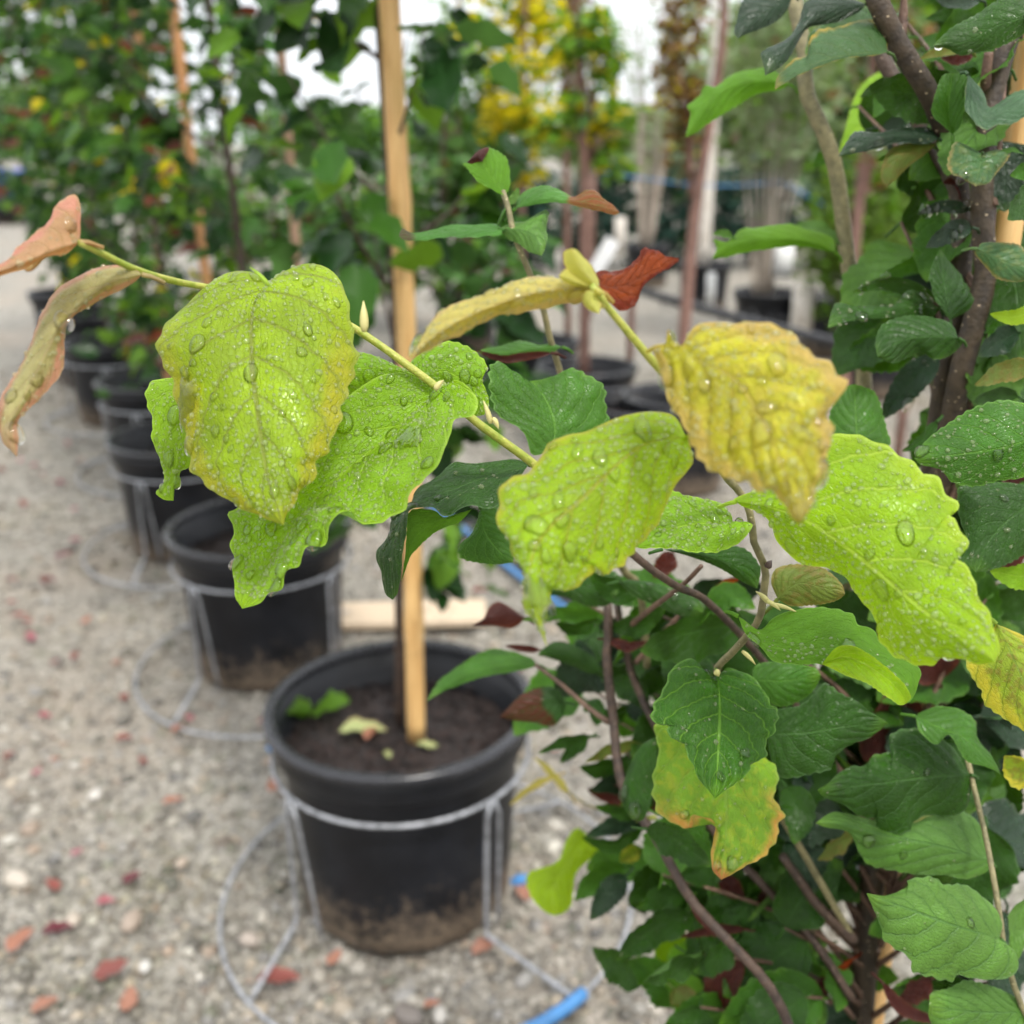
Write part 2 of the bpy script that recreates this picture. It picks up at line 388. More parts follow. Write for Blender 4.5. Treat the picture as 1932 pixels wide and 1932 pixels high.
def cane_mat(name, c1, c2, rough=0.5):
    k = NT(name); P = k.coord()
    mp = k.n('Mapping'); k.put(mp.inputs['Vector'], P); mp.inputs['Scale'].default_value = (1, 1, 0.05)
    st = k.noise(mp.outputs[0], 260, 4); n = k.noise(P, 22, 4)
    c = k.mix(k.sstep(st, 0.35, 0.7), c1, c2)
    c = k.mix(k.math('MULTIPLY', k.sstep(n, 0.55, 0.75), 0.5), c, tuple(x * 0.45 for x in c1))
    k.put(k.b.inputs['Base Color'], c); k.b.inputs['Roughness'].default_value = rough
    k.put(k.b.inputs['Normal'], k.bump(st, 0.3, 0.0006))
    return k.m
CANE = cane_mat('bamboo_tan', (0.60, 0.34, 0.12), (0.76, 0.50, 0.21))
CANE2 = cane_mat('bamboo_orange', (0.40, 0.18, 0.065), (0.55, 0.29, 0.12))
CANE3 = cane_mat('bamboo_greybrown', (0.22, 0.13, 0.08), (0.34, 0.22, 0.14))
BOARD = cane_mat('board_wood', (0.46, 0.36, 0.25), (0.60, 0.48, 0.35), 0.7)

def plain(name, c, rough=0.5, var=0.25, scale=40, metal=0.0, bump=0.3, bd=0.001):
    k = NT(name); P = k.coord(); n = k.noise(P, scale, 5)
    k.put(k.b.inputs['Base Color'], k.mix(k.sstep(n, 0.3, 0.7), tuple(x * (1 - var) for x in c), tuple(min(1, x * (1 + var)) for x in c)))
    k.put(k.b.inputs['Roughness'], k.math('ADD', rough - 0.08, k.math('MULTIPLY', n, 0.16)))
    k.b.inputs['Metallic'].default_value = metal
    k.put(k.b.inputs['Normal'], k.bump(k.noise(P, scale * 8, 3), bump, bd))
    return k.m
WIRE = plain('wire_galvanised', (0.33, 0.34, 0.36), 0.45, 0.4, 90, 0.5)
BLUE = plain('blue_plastic', (0.05, 0.19, 0.42), 0.4, 0.2, 20)
NAVY = plain('blue_tub', (0.03, 0.07, 0.36), 0.4, 0.2, 5)
PIPE = plain('black_pipe', (0.022, 0.022, 0.026), 0.38, 0.4, 30)
WHITE = plain('white_plastic', (0.75, 0.75, 0.74), 0.5, 0.08, 20)

def pot_mat():
    k = NT('black_pot_plastic'); P = k.coord(); sx = k.n('SeparateXYZ'); k.put(sx.inputs[0], P)
    n = k.noise(P, 14, 5); f = k.noise(P, 180, 4)
    g2 = k.noise(P, 75, 6, 0.7)
    dirt = k.math('MULTIPLY', k.sstep(k.math('ADD', k.math('ADD', g2, k.math('MULTIPLY', n, 0.5)), k.math('MULTIPLY', k.math('SUBTRACT', 0.07, sx.outputs[2]), 3.2)), 0.66, 1.05), 0.62)
    c = k.mix(k.sstep(n, 0.35, 0.7), (0.0055, 0.006, 0.008), (0.011, 0.012, 0.0155))
    c = k.mix(k.math('MULTIPLY', k.sstep(f, 0.60, 0.78), 0.22), c, (0.14, 0.12, 0.10))
    c = k.mix(dirt, c, (0.27, 0.20, 0.135))
    k.put(k.b.inputs['Base Color'], c)
    k.put(k.b.inputs['Roughness'], k.math('ADD', 0.30, k.math('MULTIPLY', f, 0.25)))
    k.b.inputs['Specular IOR Level'].default_value = 0.30
    k.put(k.b.inputs['Normal'], k.bump(f, 0.25, 0.001))
    return k.m
POT = pot_mat()
RIM = plain('pot_rim_plastic', (0.016, 0.0165, 0.02), 0.26, 0.3, 30, bump=0.15)
def soil_mat():
    k = NT('potting_soil'); P = k.coord(); n = k.noise(P, 90, 6, 0.7); v = k.vor(P, 120)
    k.put(k.b.inputs['Base Color'], k.mix(k.sstep(n, 0.4, 0.68), (0.010, 0.006, 0.005), (0.042, 0.021, 0.016)))
    k.b.inputs['Roughness'].default_value = 0.55
    k.put(k.b.inputs['Normal'], k.bump(k.math('ADD', n, v), 1.0, 0.008))
    return k.m
SOIL = soil_mat()
def water_mat(name, dew_glint=0.0):
    k = NT(name)
    g = k.n('BsdfRefraction'); g.inputs['Roughness'].default_value = 0.0; g.inputs['IOR'].default_value = 1.33
    t = k.n('BsdfTransparent'); t.inputs['Color'].default_value = (1.0, 1.0, 0.8, 1); gl = k.n('BsdfGlossy'); gl.inputs['Roughness'].default_value = 0.02
    m = k.n('MixShader'); m.inputs[0].default_value = 0.5
    k.t.links.new(g.outputs[0], m.inputs[1]); k.t.links.new(t.outputs[0], m.inputs[2])
    fr = k.n('Fresnel'); fr.inputs['IOR'].default_value = 1.43
    m2 = k.n('MixShader'); k.t.links.new(fr.outputs[0], m2.inputs[0]); k.t.links.new(m.outputs[0], m2.inputs[1]); k.t.links.new(gl.outputs[0], m2.inputs[2])
    out = m2.outputs[0]
    if dew_glint:  # milky diffuse share paints glints and focused light into the small beads
        df = k.n('BsdfTranslucent'); df.inputs['Color'].default_value = (.9, .97, .62, 1); d2 = k.n('BsdfDiffuse'); d2.inputs['Color'].default_value = (.9, .97, .62, 1)
        m4 = k.n('MixShader'); m4.inputs[0].default_value = .5; k.t.links.new(df.outputs[0], m4.inputs[1]); k.t.links.new(d2.outputs[0], m4.inputs[2])
        m3 = k.n('MixShader'); m3.inputs[0].default_value = dew_glint; k.t.links.new(out, m3.inputs[1]); k.t.links.new(m4.outputs[0], m3.inputs[2]); out = m3.outputs[0]
    k.t.nodes.remove(k.b); k.t.links.new(out, k.out.inputs['Surface'])
    return k.m
WATER = water_mat('water'); DEW_GLINT = water_mat('dew_glint', 0.15)
# ------------------------------------------------------------------ leaves
def leaf_grid(M, Lf, Rt, nh=7, up=None, teeth=0.03, puff=0.10, relief=0.018, wave=0.05, nteeth=8, seed=0, crump=0.0):
    """surface from midrib M to the two edges; returns grid (nu, 2nh+1, 3) and unit normals"""
    rs = np.random.default_rng(seed)
    nu = len(M); u = np.linspace(0, 1, nu)
    wd = float(np.mean(np.linalg.norm(Lf - M, axis=1) + np.linalg.norm(Rt - M, axis=1)))
    T = nrm(np.gradient(M, axis=0)); N = nrm(np.cross(T, Lf - Rt))
    fin = np.linalg.norm(Lf - Rt, axis=1) > 1e-6
    N[~fin] = N[np.argmin(np.abs(np.arange(nu)[:, None] - np.where(fin)[0][None, :]).min(1))]
    N = nrm(N + np.roll(N, 1, 0) * 0 )
    if up is not None:
        sg = np.sign(np.sum(N * up, axis=1)); sg[sg == 0] = 1
        N = N * (1 if np.median(sg) > 0 else -1)
    s = np.linspace(-1, 1, 2 * nh + 1)
    G = np.zeros((nu, 2 * nh + 1, 3))
    for side, E in ((-1, Lf), (1, Rt)):
        ph = rs.uniform(0, 1); p2 = rs.uniform(0, 6.28)
        saw = np.abs(((u * nteeth + ph) % 1.0) - 0.5) * 2
        gate = np.clip((u - 0.22) / 0.25, 0, 1)
        Ee = M + (E - M) * (1 - teeth * 2.2 * gate * saw)[:, None]
        wl = np.linalg.norm(Ee - M, axis=1)
        for j, sv in enumerate(s):
            if (sv < 0) != (side < 0) and sv != 0: continue
            a = abs(sv)
            off = puff * wl * 4 * a * (1 - a) * 0.5
            phase = (u - 0.42 * a) * 6.5
            vn = np.abs((phase % 1.0) - 0.5) * 2           # 1 on a vein, 0 between
            rl = relief * wd * (0.5 - vn ** 2) * min(1, a * 4) * (1 - 0.35 * a) * np.clip(u * 6, 0, 1) * np.clip((1 - u) * 8, 0, 1)
            wv = wave * wl * a * a * np.sin(2 * math.pi * (2.3 * u) + p2)
            cr = crump * wd * a * np.sin(17 * u + 5 * a + p2) * np.sin(9 * a + 3 * u)
            G[:, j] = M + (Ee - M) * a + N * (off + rl + wv + cr)[:, None]
    du = np.gradient(G, axis=0); dv = np.gradient(G, axis=1)
    NN = nrm(np.cross(du, dv))
    if np.sum(NN * N[:, None]) < 0: NN = -NN
    return G, NN, N
def leaf_mesh(name, G, N, mat, origin, pet=None):
    nu, nv, _ = G.shape
    V = (G - origin).reshape(-1, 3)
    i, j = np.meshgrid(np.arange(nu - 1), np.arange(nv - 1), indexing='ij')
    a = (i * nv + j).ravel()
    q = np.stack([a, a + nv, a + nv + 1, a + 1], 1)
    f0 = np.cross(G[nu // 2 + 1, nv // 2] - G[nu // 2, nv // 2], G[nu // 2, nv // 2 + 1] - G[nu // 2, nv // 2])
    if f0 @ N[nu // 2] < 0: q = q[:, ::-1]
    uu, vv = np.meshgrid(np.linspace(0, 1, nu), np.linspace(0, 1, nv), indexing='ij')
    uv = np.stack([uu.ravel(), vv.ravel()], 1)
    if pet is not None:
        pv, pf = tube(np.asarray(pet) - origin, np.linspace(0.0009, 0.0007, len(pet)), 6, False)
        n0 = len(V); V = np.vstack([V, pv]); q = np.vstack([q, np.array(pf) + n0])
        uv = np.vstack([uv, np.tile([[0.0, 0.5]], (len(pv), 1))])
    return mesh(name, V, q, [mat], uv)

def dome(c, n, r, h, rs, seg=10, rg=4, stretch=(None, 1.0), irr=1.0):
    t = nrm(np.cross(n, [0.3, 0.9, 0.2]))
    if stretch[0] is not None:
        t2 = stretch[0] - n * (stretch[0] @ n)
        if np.linalg.norm(t2) > 1e-3: t = nrm(t2)
    b = np.cross(n, t)
    a = np.arange(seg) / seg * 2 * math.pi
    m = 1 + irr * (rs.uniform(0, .2) * np.cos(2 * a + rs.uniform(0, 6)) + rs.uniform(0, .12) * np.cos(3 * a + rs.uniform(0, 6)) + (irr > 1) * .08 * np.cos(5 * a + rs.uniform(0, 6)))
    V, F = [], []
    for k in range(rg):
        th = k / rg * math.pi / 2
        rr = r * math.cos(th) ** 0.8 * m; z = h * math.sin(th) - (0.18 * h if k == 0 else 0)
        V.append(c + np.outer(rr * np.cos(a) * stretch[1], t) + np.outer(rr * np.sin(a), b) + n * z)
    V.append((c + n * h)[None])
    for k in range(rg - 1):
        for j in range(seg):
            F.append((k * seg + j, k * seg + (j + 1) % seg, (k + 1) * seg + (j + 1) % seg, (k + 1) * seg + j))
    top = rg * seg
    for j in range(seg): F.append(((rg - 1) * seg + j, (rg - 1) * seg + (j + 1) % seg, top))
    return np.vstack(V), F
def add_drops(leafo, G, NN, origin, small, big, seed, film=0, srange=(-0.95, 0.95), rbig=(0.0012, 0.0036)):
    rs = np.random.default_rng(seed + 99)
    nu, nv, _ = G.shape
    def samp():
        u = rs.uniform(0.05, 0.95); s = rs.uniform(*srange)
        fi, fj = u * (nu - 1), (s * .5 + .5) * (nv - 1)
        i, j = int(fi), int(fj); a, b = fi - i, fj - j
        i2, j2 = min(i + 1, nu - 1), min(j + 1, nv - 1)
        f = lambda A: A[i, j] * (1 - a) * (1 - b) + A[i2, j] * a * (1 - b) + A[i, j2] * (1 - a) * b + A[i2, j2] * a * b
        return f(G), nrm(f(NN))
    down = np.array([0, 0, -1.0])
    kept = []
    for _ in range(film):                                  # thin sheets of water
        c, n = samp(); r = rs.uniform(.0035, .0062)
        V, F = dome(c, n, r, r * .16, rs, 26, 5, (down, rs.uniform(1.2, 2.0)), 2.2)
        obj('water_film', mesh('water_film', V - c, F, [WATER]), leafo, c - origin); kept.append((c, r * .8))
    for _ in range(big):
        c, n = samp(); r = rbig[0] + (rbig[1] - rbig[0]) * rs.random() ** 1.8
        if any(np.linalg.norm(c - k) < r + q for k, q in kept): continue
        kept.append((c, r * 1.3))
        V, F = dome(c, n, r, r * rs.uniform(.50, .72), rs, 18, 6, (down, rs.uniform(1.0, 1.6)))
        o = obj('water_drop', mesh('water_drop', V - c, F, [WATER]), leafo, c - origin)
    parts = []
    for _ in range(small):
        c, n = samp(); r = 0.00056 * math.exp(rs.normal(0, 0.42)); r = min(r, 0.0014)
        if any(np.linalg.norm(c - k) < r + q for k, q in kept): continue
        if r > 0.0005: kept.append((c, r))
        parts.append(dome(c, n, r, r * .95, rs, 9, 4))
    if parts:
        V, F = joined(parts)
        o = obj('water_beads', mesh('water_beads', V - origin, F, [DEW_GLINT]), leafo); o['kind'] = 'stuff'

def prof(u, full=0.8):
    """half-width of an ironwood leaf along its midrib: rounded base, widest past the middle, blunt point"""
    return np.clip(np.sin(math.pi * np.clip(u, 0, 1) ** 0.82), 0, 1) ** 0.72 * (1 - 0.12 * u)

# small library of shared leaf meshes for the trees that stand further off (local: base at origin, tip +X, upper side +Z)
LIB = {}
def lib_leaf(key, matkey, curl, fold, wf=0.36, nu=8, nh=2, seed=0):
    u = np.linspace(0, 1, nu)
    x = u * (1 - 0.10 * abs(curl)); z = -curl * u ** 2 * 0.5
    M = np.stack([x, 0.04 * np.sin(3 * u + seed), z], 1)
    h = wf * prof(u)
    E = lambda sg: M + np.stack([0 * u, sg * h * math.cos(fold), h * math.sin(fold)], 1)
    G, NN, N = leaf_grid(M, E(1), E(-1), nh, np.array([0, 0, 1.0]), teeth=0.06, puff=-0.12, relief=0.03, wave=0.18, nteeth=4, seed=seed)
    LIB.setdefault(key, []).append(leaf_mesh(key, G, N, L[matkey], np.zeros(3)))
for mk in ('b_dark', 'b_mid', 'b_lime', 'b_yellow', 'b_red'):
    for s_, (cu, fo) in enumerate(((0.25, 0.25), (0.6, 0.45), (-0.15, 0.15), (0.9, 0.1))):
        lib_leaf(mk, mk, cu, fo, 0.34 + 0.04 * (s_ % 2), seed=s_)
for mk in ('f_red', 'f_pink', 'f_orange', 'f_maroon', 'f_pale'):
    for s_, (cu, fo) in enumerate(((0.3, 0.35), (-0.4, 0.2), (0.1, 0.7))):
        lib_leaf(mk, mk, cu, fo, 0.30 + 0.05 * s_, nu=9, nh=3, seed=20 + s_)

def basis(tip, normal):
    x = nrm(tip); z = nrm(normal - x * (normal @ x)); y = np.cross(z, x)
    return np.stack([x, y, z], 1)
def mesh_arrays(me):
    V = np.empty(len(me.vertices) * 3, np.float32); me.vertices.foreach_get('co', V)
    Q = np.empty(len(me.loops), np.int32); me.loops.foreach_get('vertex_index', Q)
    U = np.empty(len(me.loops) * 2, np.float32); me.uv_layers[0].data.foreach_get('uv', U)
    Uv = np.zeros((len(me.vertices), 2), np.float32); Uv[Q] = U.reshape(-1, 2)
    return V.reshape(-1, 3), Q.reshape(-1, 4), Uv
_cache = {}
def leaf_cloud(root, specs, n_parts, origin, stuff_name='foliage'):
    """specs: (position, 3x3 basis, size, key, shape). The n_parts that show largest become single leaves, the rest one mass."""
    sc_ = []
    for i, (p, Bm, s, key, sh) in enumerate(specs):
        X, Y, d = project(p)
        ins = -60 < X < 1990 and -60 < Y < 1990 and d > .1
        sc_.append((s / max(d, .1) if ins else 0) * 1000 + (5 if ins else 0) - d)
    order = np.argsort(-np.array(sc_))
    single = set(order[:n_parts].tolist())
    VV, QQ, UU, MI, n = [], [], [], [], 0
    keys = sorted({s[3] for s in specs})
    for i, (p, Bm, s, key, sh) in enumerate(specs):
        me = LIB[key][sh % len(LIB[key])]
        if i in single:
            o = bpy.data.objects.new('leaf', me); COL.objects.link(o); o.parent = root
            m = Matrix.Identity(4)
            for a in range(3):
                for b in range(3): m[a][b] = Bm[a, b] * s
                m[a][3] = p[a] - origin[a]
            o.matrix_basis = m
        else:
            if me.name not in _cache: _cache[me.name] = mesh_arrays(me)
            v, q, uv = _cache[me.name]
            VV.append((v * s) @ Bm.T + (p - origin)); QQ.append(q + n); UU.append(uv); n += len(v)
            MI.append(np.full(len(q), keys.index(key)))
    if VV:
        me = mesh(stuff_name, np.vstack(VV), np.vstack(QQ), [LIB[k][0].materials[0] for k in keys], np.vstack(UU), mi=np.concatenate(MI))
        o = obj(stuff_name, me, root); o['kind'] = 'stuff'

# ------------------------------------------------------------------ ground and gravel
def ground_mat():
    k = NT('gravel_ground'); P = k.coord()
    n1 = k.noise(P, 1.3, 5); n2 = k.noise(P, 9, 5); v = k.vor(P, 85, out='Color'); vd = k.vor(P, 85)
    g = k.n('RGBToBW'); k.put(g.inputs[0], v)
    c = k.mix(k.sstep(g.outputs[0], 0.1, 0.9), (0.13, 0.118, 0.095), (0.31, 0.29, 0.25))
    c = k.mix(k.math('MULTIPLY', k.sstep(n1, 0.45, 0.7), 0.55), c, (0.30, 0.245, 0.19))
    c = k.mix(k.math('MULTIPLY', k.sstep(n2, 0.56, 0.75), 0.35), c, (0.10, 0.11, 0.05))
    k.put(k.b.inputs['Base Color'], c); k.b.inputs['Roughness'].default_value = 0.8
    k.put(k.b.inputs['Normal'], k.bump(k.math('SUBTRACT', 1.0, vd), 0.7, 0.012, k.bump(n2, 0.5, 0.03)))
    return k.m
gx = np.concatenate([np.linspace(-150, -4, 12), np.linspace(-3.5, 3.5, 90), np.linspace(4, 150, 12)])
gy = np.concatenate([np.linspace(-30, 0, 5), np.linspace(0.2, 8, 100), np.linspace(8.6, 220, 14)])
XX, YY = np.meshgrid(gx, gy, indexing='ij')
ZZ = 0.010 * np.sin(XX * 3.1 + 1) * np.sin(YY * 2.3) + 0.006 * np.sin(XX * 7 + YY * 5) - 0.012
ZZ = np.where((np.abs(XX) < 3.6) & (YY < 8.2), ZZ, -0.012)
i, j = np.meshgrid(np.arange(len(gx) - 1), np.arange(len(gy) - 1), indexing='ij')
a = (i * len(gy) + j).ravel()
go = obj('ground', mesh('ground', np.stack([XX.ravel(), YY.ravel(), ZZ.ravel()], 1), np.stack([a, a + len(gy), a + len(gy) + 1, a + 1], 1), [ground_mat()]))
go['kind'] = 'structure'; go['label'] = 'pale grey-brown gravel ground of the nursery yard'

def pebble_mat():
    k = NT('pebbles'); at_ = k.n('Attribute'); at_.attribute_name = 'tint'; P = k.coord()
    n = k.noise(P, 300, 4)
    cc = k.mix(k.sstep(n, .3, .7), at_.outputs['Color'], k.mix(0.35, at_.outputs['Color'], (0.1, 0.09, 0.07)))
    cc = k.mix(k.math('MULTIPLY', k.sstep(k.noise(P, 0.9, 4), 0.50, 0.62), 0.6), cc, k.mix(1.0, cc, (0.70, 0.70, 0.70), 'MULTIPLY'))
    k.put(k.b.inputs['Base Color'], k.mix(k.math('MULTIPLY', k.sstep(k.noise(P, 2.6, 5), 0.50, 0.68), 0.55), cc, k.mix(1.0, cc, (0.62, 0.64, 0.40), 'MULTIPLY')))
    k.b.inputs['Roughness'].default_value = 0.62
    return k.m
PEB = pebble_mat()
phi = (1 + 5 ** .5) / 2
ICO = nrm(np.array([(-1, phi, 0), (1, phi, 0), (-1, -phi, 0), (1, -phi, 0), (0, -1, phi), (0, 1, phi), (0, -1, -phi), (0, 1, -phi), (phi, 0, -1), (phi, 0, 1), (-phi, 0, -1), (-phi, 0, 1)], float))
ICF = np.array([(0, 11, 5), (0, 5, 1), (0, 1, 7), (0, 7, 10), (0, 10, 11), (1, 5, 9), (5, 11, 4), (11, 10, 2), (10, 7, 6), (7, 1, 8), (3, 9, 4), (3, 4, 2), (3, 2, 6), (3, 6, 8), (3, 8, 9), (4, 9, 5), (2, 4, 11), (6, 2, 10), (8, 6, 7), (9, 8, 1)])
n = 42000
pd = 0.95 + 4.6 * rng.random(n) ** 1.6                        # distance from the viewer
ang = rng.uniform(-0.60, 0.50, n)
PX, PY = pd * np.tan(ang) * 1.0, pd
size = np.exp(rng.normal(math.log(0.0042), 0.55, n)).clip(0.002, 0.017) * (0.85 + 0.12 * pd)
ax = rng.uniform(0.65, 1.35, (n, 1, 3)) * np.array([1, 1, 0.62])
th = rng.uniform(0, 6.28, n)
jit = rng.uniform(0.78, 1.15, (n, 12, 1))
V = ICO[None] * jit * ax * size[:, None, None]
c_, s_ = np.cos(th)[:, None], np.sin(th)[:, None]
V = np.stack([V[..., 0] * c_ - V[..., 1] * s_, V[..., 0] * s_ + V[..., 1] * c_, V[..., 2]], -1)
zb = 0.010 * np.sin(PX * 3.1 + 1) * np.sin(PY * 2.3) + 0.006 * np.sin(PX * 7 + PY * 5) - 0.012
V += np.stack([PX, PY, zb + size * 0.12], 1)[:, None]
pal = np.array([(0.34, 0.31, 0.265), (0.45, 0.42, 0.37), (0.235, 0.215, 0.185), (0.40, 0.34, 0.265), (0.30, 0.29, 0.28), (0.56, 0.53, 0.48), (0.32, 0.245, 0.19), (0.20, 0.20, 0.15)])
ci = rng.choice(len(pal), n, p=[.24, .17, .16, .13, .12, .05, .07, .06])
tint = pal[ci] * rng.uniform(0.30, 1.12, (n, 1)) * np.array([.95, .945, .92])
tint = np.repeat(np.concatenate([tint, np.ones((n, 1))], 1), 12, 0)
F = (ICF[None] + 12 * np.arange(n)[:, None, None]).reshape(-1, 3)
po = obj('gravel', mesh('gravel', V.reshape(-1, 3), F, [PEB], col=tint, smooth=True))
po['kind'] = 'stuff'; po['label'] = 'loose grey and tan gravel covering the yard'; po['category'] = 'gravel'
def stone(x, y, r, c, label, group=None):
    rs = np.random.default_rng(int(x * 7 + y))
    p = ground(x, y)
    v = ICO.copy()
    f = [tuple(q) for q in ICF]
    me = mesh('stone', v * rs.uniform(.8, 1.15, (12, 1)) * np.array([1.25, .9, .65]) * r, f, [PEB], col=np.tile([[*(np.array(c) * .72), 1]], (12, 1)))
    o = obj('stone', me, None, (p[0], p[1], r * .35), (0, 0, rs.uniform(0, 6)))
    o.modifiers.new('round', 'SUBSURF').levels = 2; o.modifiers['round'].render_levels = 2
    tag(o, label, 'stone', group)

# ------------------------------------------------------------------ pots, wire stands, canes
def nursery_pot(X, Y, rt=0.205, rb=0.172, h=0.345, label='', group='black nursery pots in the row', soil=0.285, seg=64, kind='full'):
    t = thing('nursery_pot', (X, Y, 0), label, 'pot', group)
    def bw(a, z): return 0.012 * (np.cos(a * 12) > 0.6) * (z < 0.03) * -1 + 0.004 * np.sin(2 * a + X)
    rr = lambda z: rb + (rt - 0.018 - rb) * z / (h - 0.055)
    P = [(0.001, 0.006), (rb * .9, 0.006), (rb * .97, 0.0), (rb, 0.006), (rr(.03), .03), (rr(.06), .06)]
    P += [(rr(z), z) for z in np.linspace(.09, h - .06, 6)]
    P += [(rt - .016, h - .056), (rt - .006, h - .053), (rt - .002, h - .047), (rt - .001, h - .03), (rt, h - .012)]
    P += [(rt - .009, h - .012), (rt - .010, h - .05), (rr(h - .06) - .004, h - .06), (rr(soil - .02) - .004, soil - .02)]
    V, F = lathe(P, seg, bw)
    obj('body', mesh('pot_body', V, F, [POT]), t)
    Pr = [(rt - .010, h - .013), (rt - .011, h - .002), (rt - .006, h + .003), (rt + .004, h + .003), (rt + .009, h - .002), (rt + .009, h - .011), (rt + .003, h - .013)]
    V, F = lathe(Pr, seg, lambda a, z: 0.006 * np.sin(2 * a + X * 3) + 0.003 * np.sin(5 * a))
    obj('rim', mesh('pot_rim', V, F, [RIM]), t)
    if kind == 'full':
        rs = np.random.default_rng(int(abs(X) * 100))
        nr, na = 14, 48; V = [(0, 0, soil)]; F = []
        for r_ in range(1, nr + 1):
            q = (rr(soil) - .003) * r_ / nr
            for a_ in range(na):
                b = 2 * math.pi * a_ / na
                V.append((q * math.cos(b), q * math.sin(b), soil + .012 * math.sin(9 * b + r_) * .3 + rs.normal(0, .0035) - .012 * (r_ / nr) ** 4))
        F += [(0, 1 + a_, 1 + (a_ + 1) % na) for a_ in range(na)]
        for r_ in range(nr - 1):
            o_ = 1 + r_ * na
            F += [(o_ + a_, o_ + na + a_, o_ + na + (a_ + 1) % na, o_ + (a_ + 1) % na) for a_ in range(na)]
        so = obj('soil', mesh('soil', V, F, [SOIL]), t)
        m = 420; C = np.stack([rs.uniform(0, 1, m) ** .5 * rr(soil) * .95, rs.uniform(0, 6.28, m)], 1)
        sz = rs.uniform(.002, .0075, m)
        vv = ICO[None] * rs.uniform(.6, 1.2, (m, 12, 1)) * np.array([1.4, .8, .6]) * sz[:, None, None]
        c_, s_ = np.cos(C[:, 1] * 3)[:, None], np.sin(C[:, 1] * 3)[:, None]
        vv = np.stack([vv[..., 0] * c_ - vv[..., 1] * s_, vv[..., 0] * s_ + vv[..., 1] * c_, vv[..., 2]], -1)
        vv += np.stack([C[:, 0] * np.cos(C[:, 1]), C[:, 0] * np.sin(C[:, 1]), np.full(m, soil + .002)], 1)[:, None]
        o = obj('bark_chips', mesh('bark_chips', vv.reshape(-1, 3), (ICF[None] + 12 * np.arange(m)[:, None, None]).reshape(-1, 3), [SOIL]), so); o['kind'] = 'stuff'
    return t
def wire_stand(X, Y, label, group='wire stands round the pots', R_=0.335, rot=0.0, sleeve=None):
    off = np.array([.035, -.035, 0])
    t = thing('wire_stand', (X, Y, 0), label, 'pot stand', group)
    zt = .262; rtop = .2035
    V, F = ring((0, 0, zt), rtop, .0036, 72, 8); obj('top_ring', mesh('top_ring', V, F, [WIRE]), t)
    V, F = ring((.035, -.035, .010), R_, .0034, 84, 8, 0.012); gr = obj('ground_ring', mesh('ground_ring', V, F, [WIRE]), t)
    for k in range(4):
        a = R(-90 + 45 + 90 * k) + rot
        c, s = math.cos(a), math.sin(a); tn = np.array([-s, c, 0]); rd = np.array([c, s, 0])
        p0 = rd * (rtop + .007) + np.array([0, 0, zt + .004])
        sgn = 1 if k in (0, 1) else -1
        P1 = [p0 - tn * .006, p0 - tn * .012 + np.array([0, 0, -.02]), rd * .208 - tn * .014 + np.array([0, 0, .05]), rd * .212 - tn * .016 + np.array([0, 0, .030]), off + rd * (R_ - .003) + np.array([0, 0, .013])]
        V, F = tube(catmull(P1[:3], 8).tolist() + [P1[3], P1[4]], .0036, 8); obj('leg', mesh('leg', V, F, [WIRE]), t)
        P2 = [p0 + tn * .002, p0 + tn * .012 + np.array([0, 0, -.02]), rd * .192 + tn * .026 + np.array([0, 0, .012])]
        V, F = tube(catmull(P2, 8), .0032, 8); obj('leg', mesh('leg', V, F, [WIRE]), t)
    for a0, a1 in (sleeve or []):
        aa = np.linspace(R(a0), R(a1), 10)
        V, F = tube([(.035 + R_ * (1 + .012 * math.sin(3 * q + 1)) * math.cos(q), -.035 + R_ * (1 + .012 * math.sin(3 * q + 1)) * math.sin(q), .012) for q in aa], .010, 10); obj('sleeve', mesh('sleeve', V, F, [BLUE]), gr)
    return t
def cane(P0, P1, r, mat, label, group='bamboo canes in the row', name='bamboo_cane', nodes=0.24, z0=0.0):
    P0, P1 = np.array(P0, float), np.array(P1, float)
    Ln = np.linalg.norm(P1 - P0); n = 60
    t_ = np.linspace(0, 1, n); P = P0 + (P1 - P0) * t_[:, None]
    P[:, 0] += 0.004 * np.sin(t_ * 9 + P0[0] * 7)
    k = (t_ * Ln / nodes + 0.35) % 1.0; d = np.minimum(k, 1 - k) * nodes
    rad = r * (1 - 0.12 * t_) * (1 + 0.13 * np.exp(-(d / 0.008) ** 2) - 0.07 * np.exp(-((d - .02) / 0.008) ** 2))
    V, F = tube(P - P0, rad, 12)
    return tag(obj(name, mesh(name, V, F, [mat]), None, P0), label, 'cane', group)

def twig(root, P, r0, r1, mat, name='branch', n=None, sides=8, origin=None):
    P = catmull(P, n or max(6, 5 * len(P)))
    V, F = tube(P - (origin if origin is not None else np.array(root.location)), np.linspace(r0, r1, len(P)), sides)
    return obj(name, mesh(name, V, F, [mat]), root)

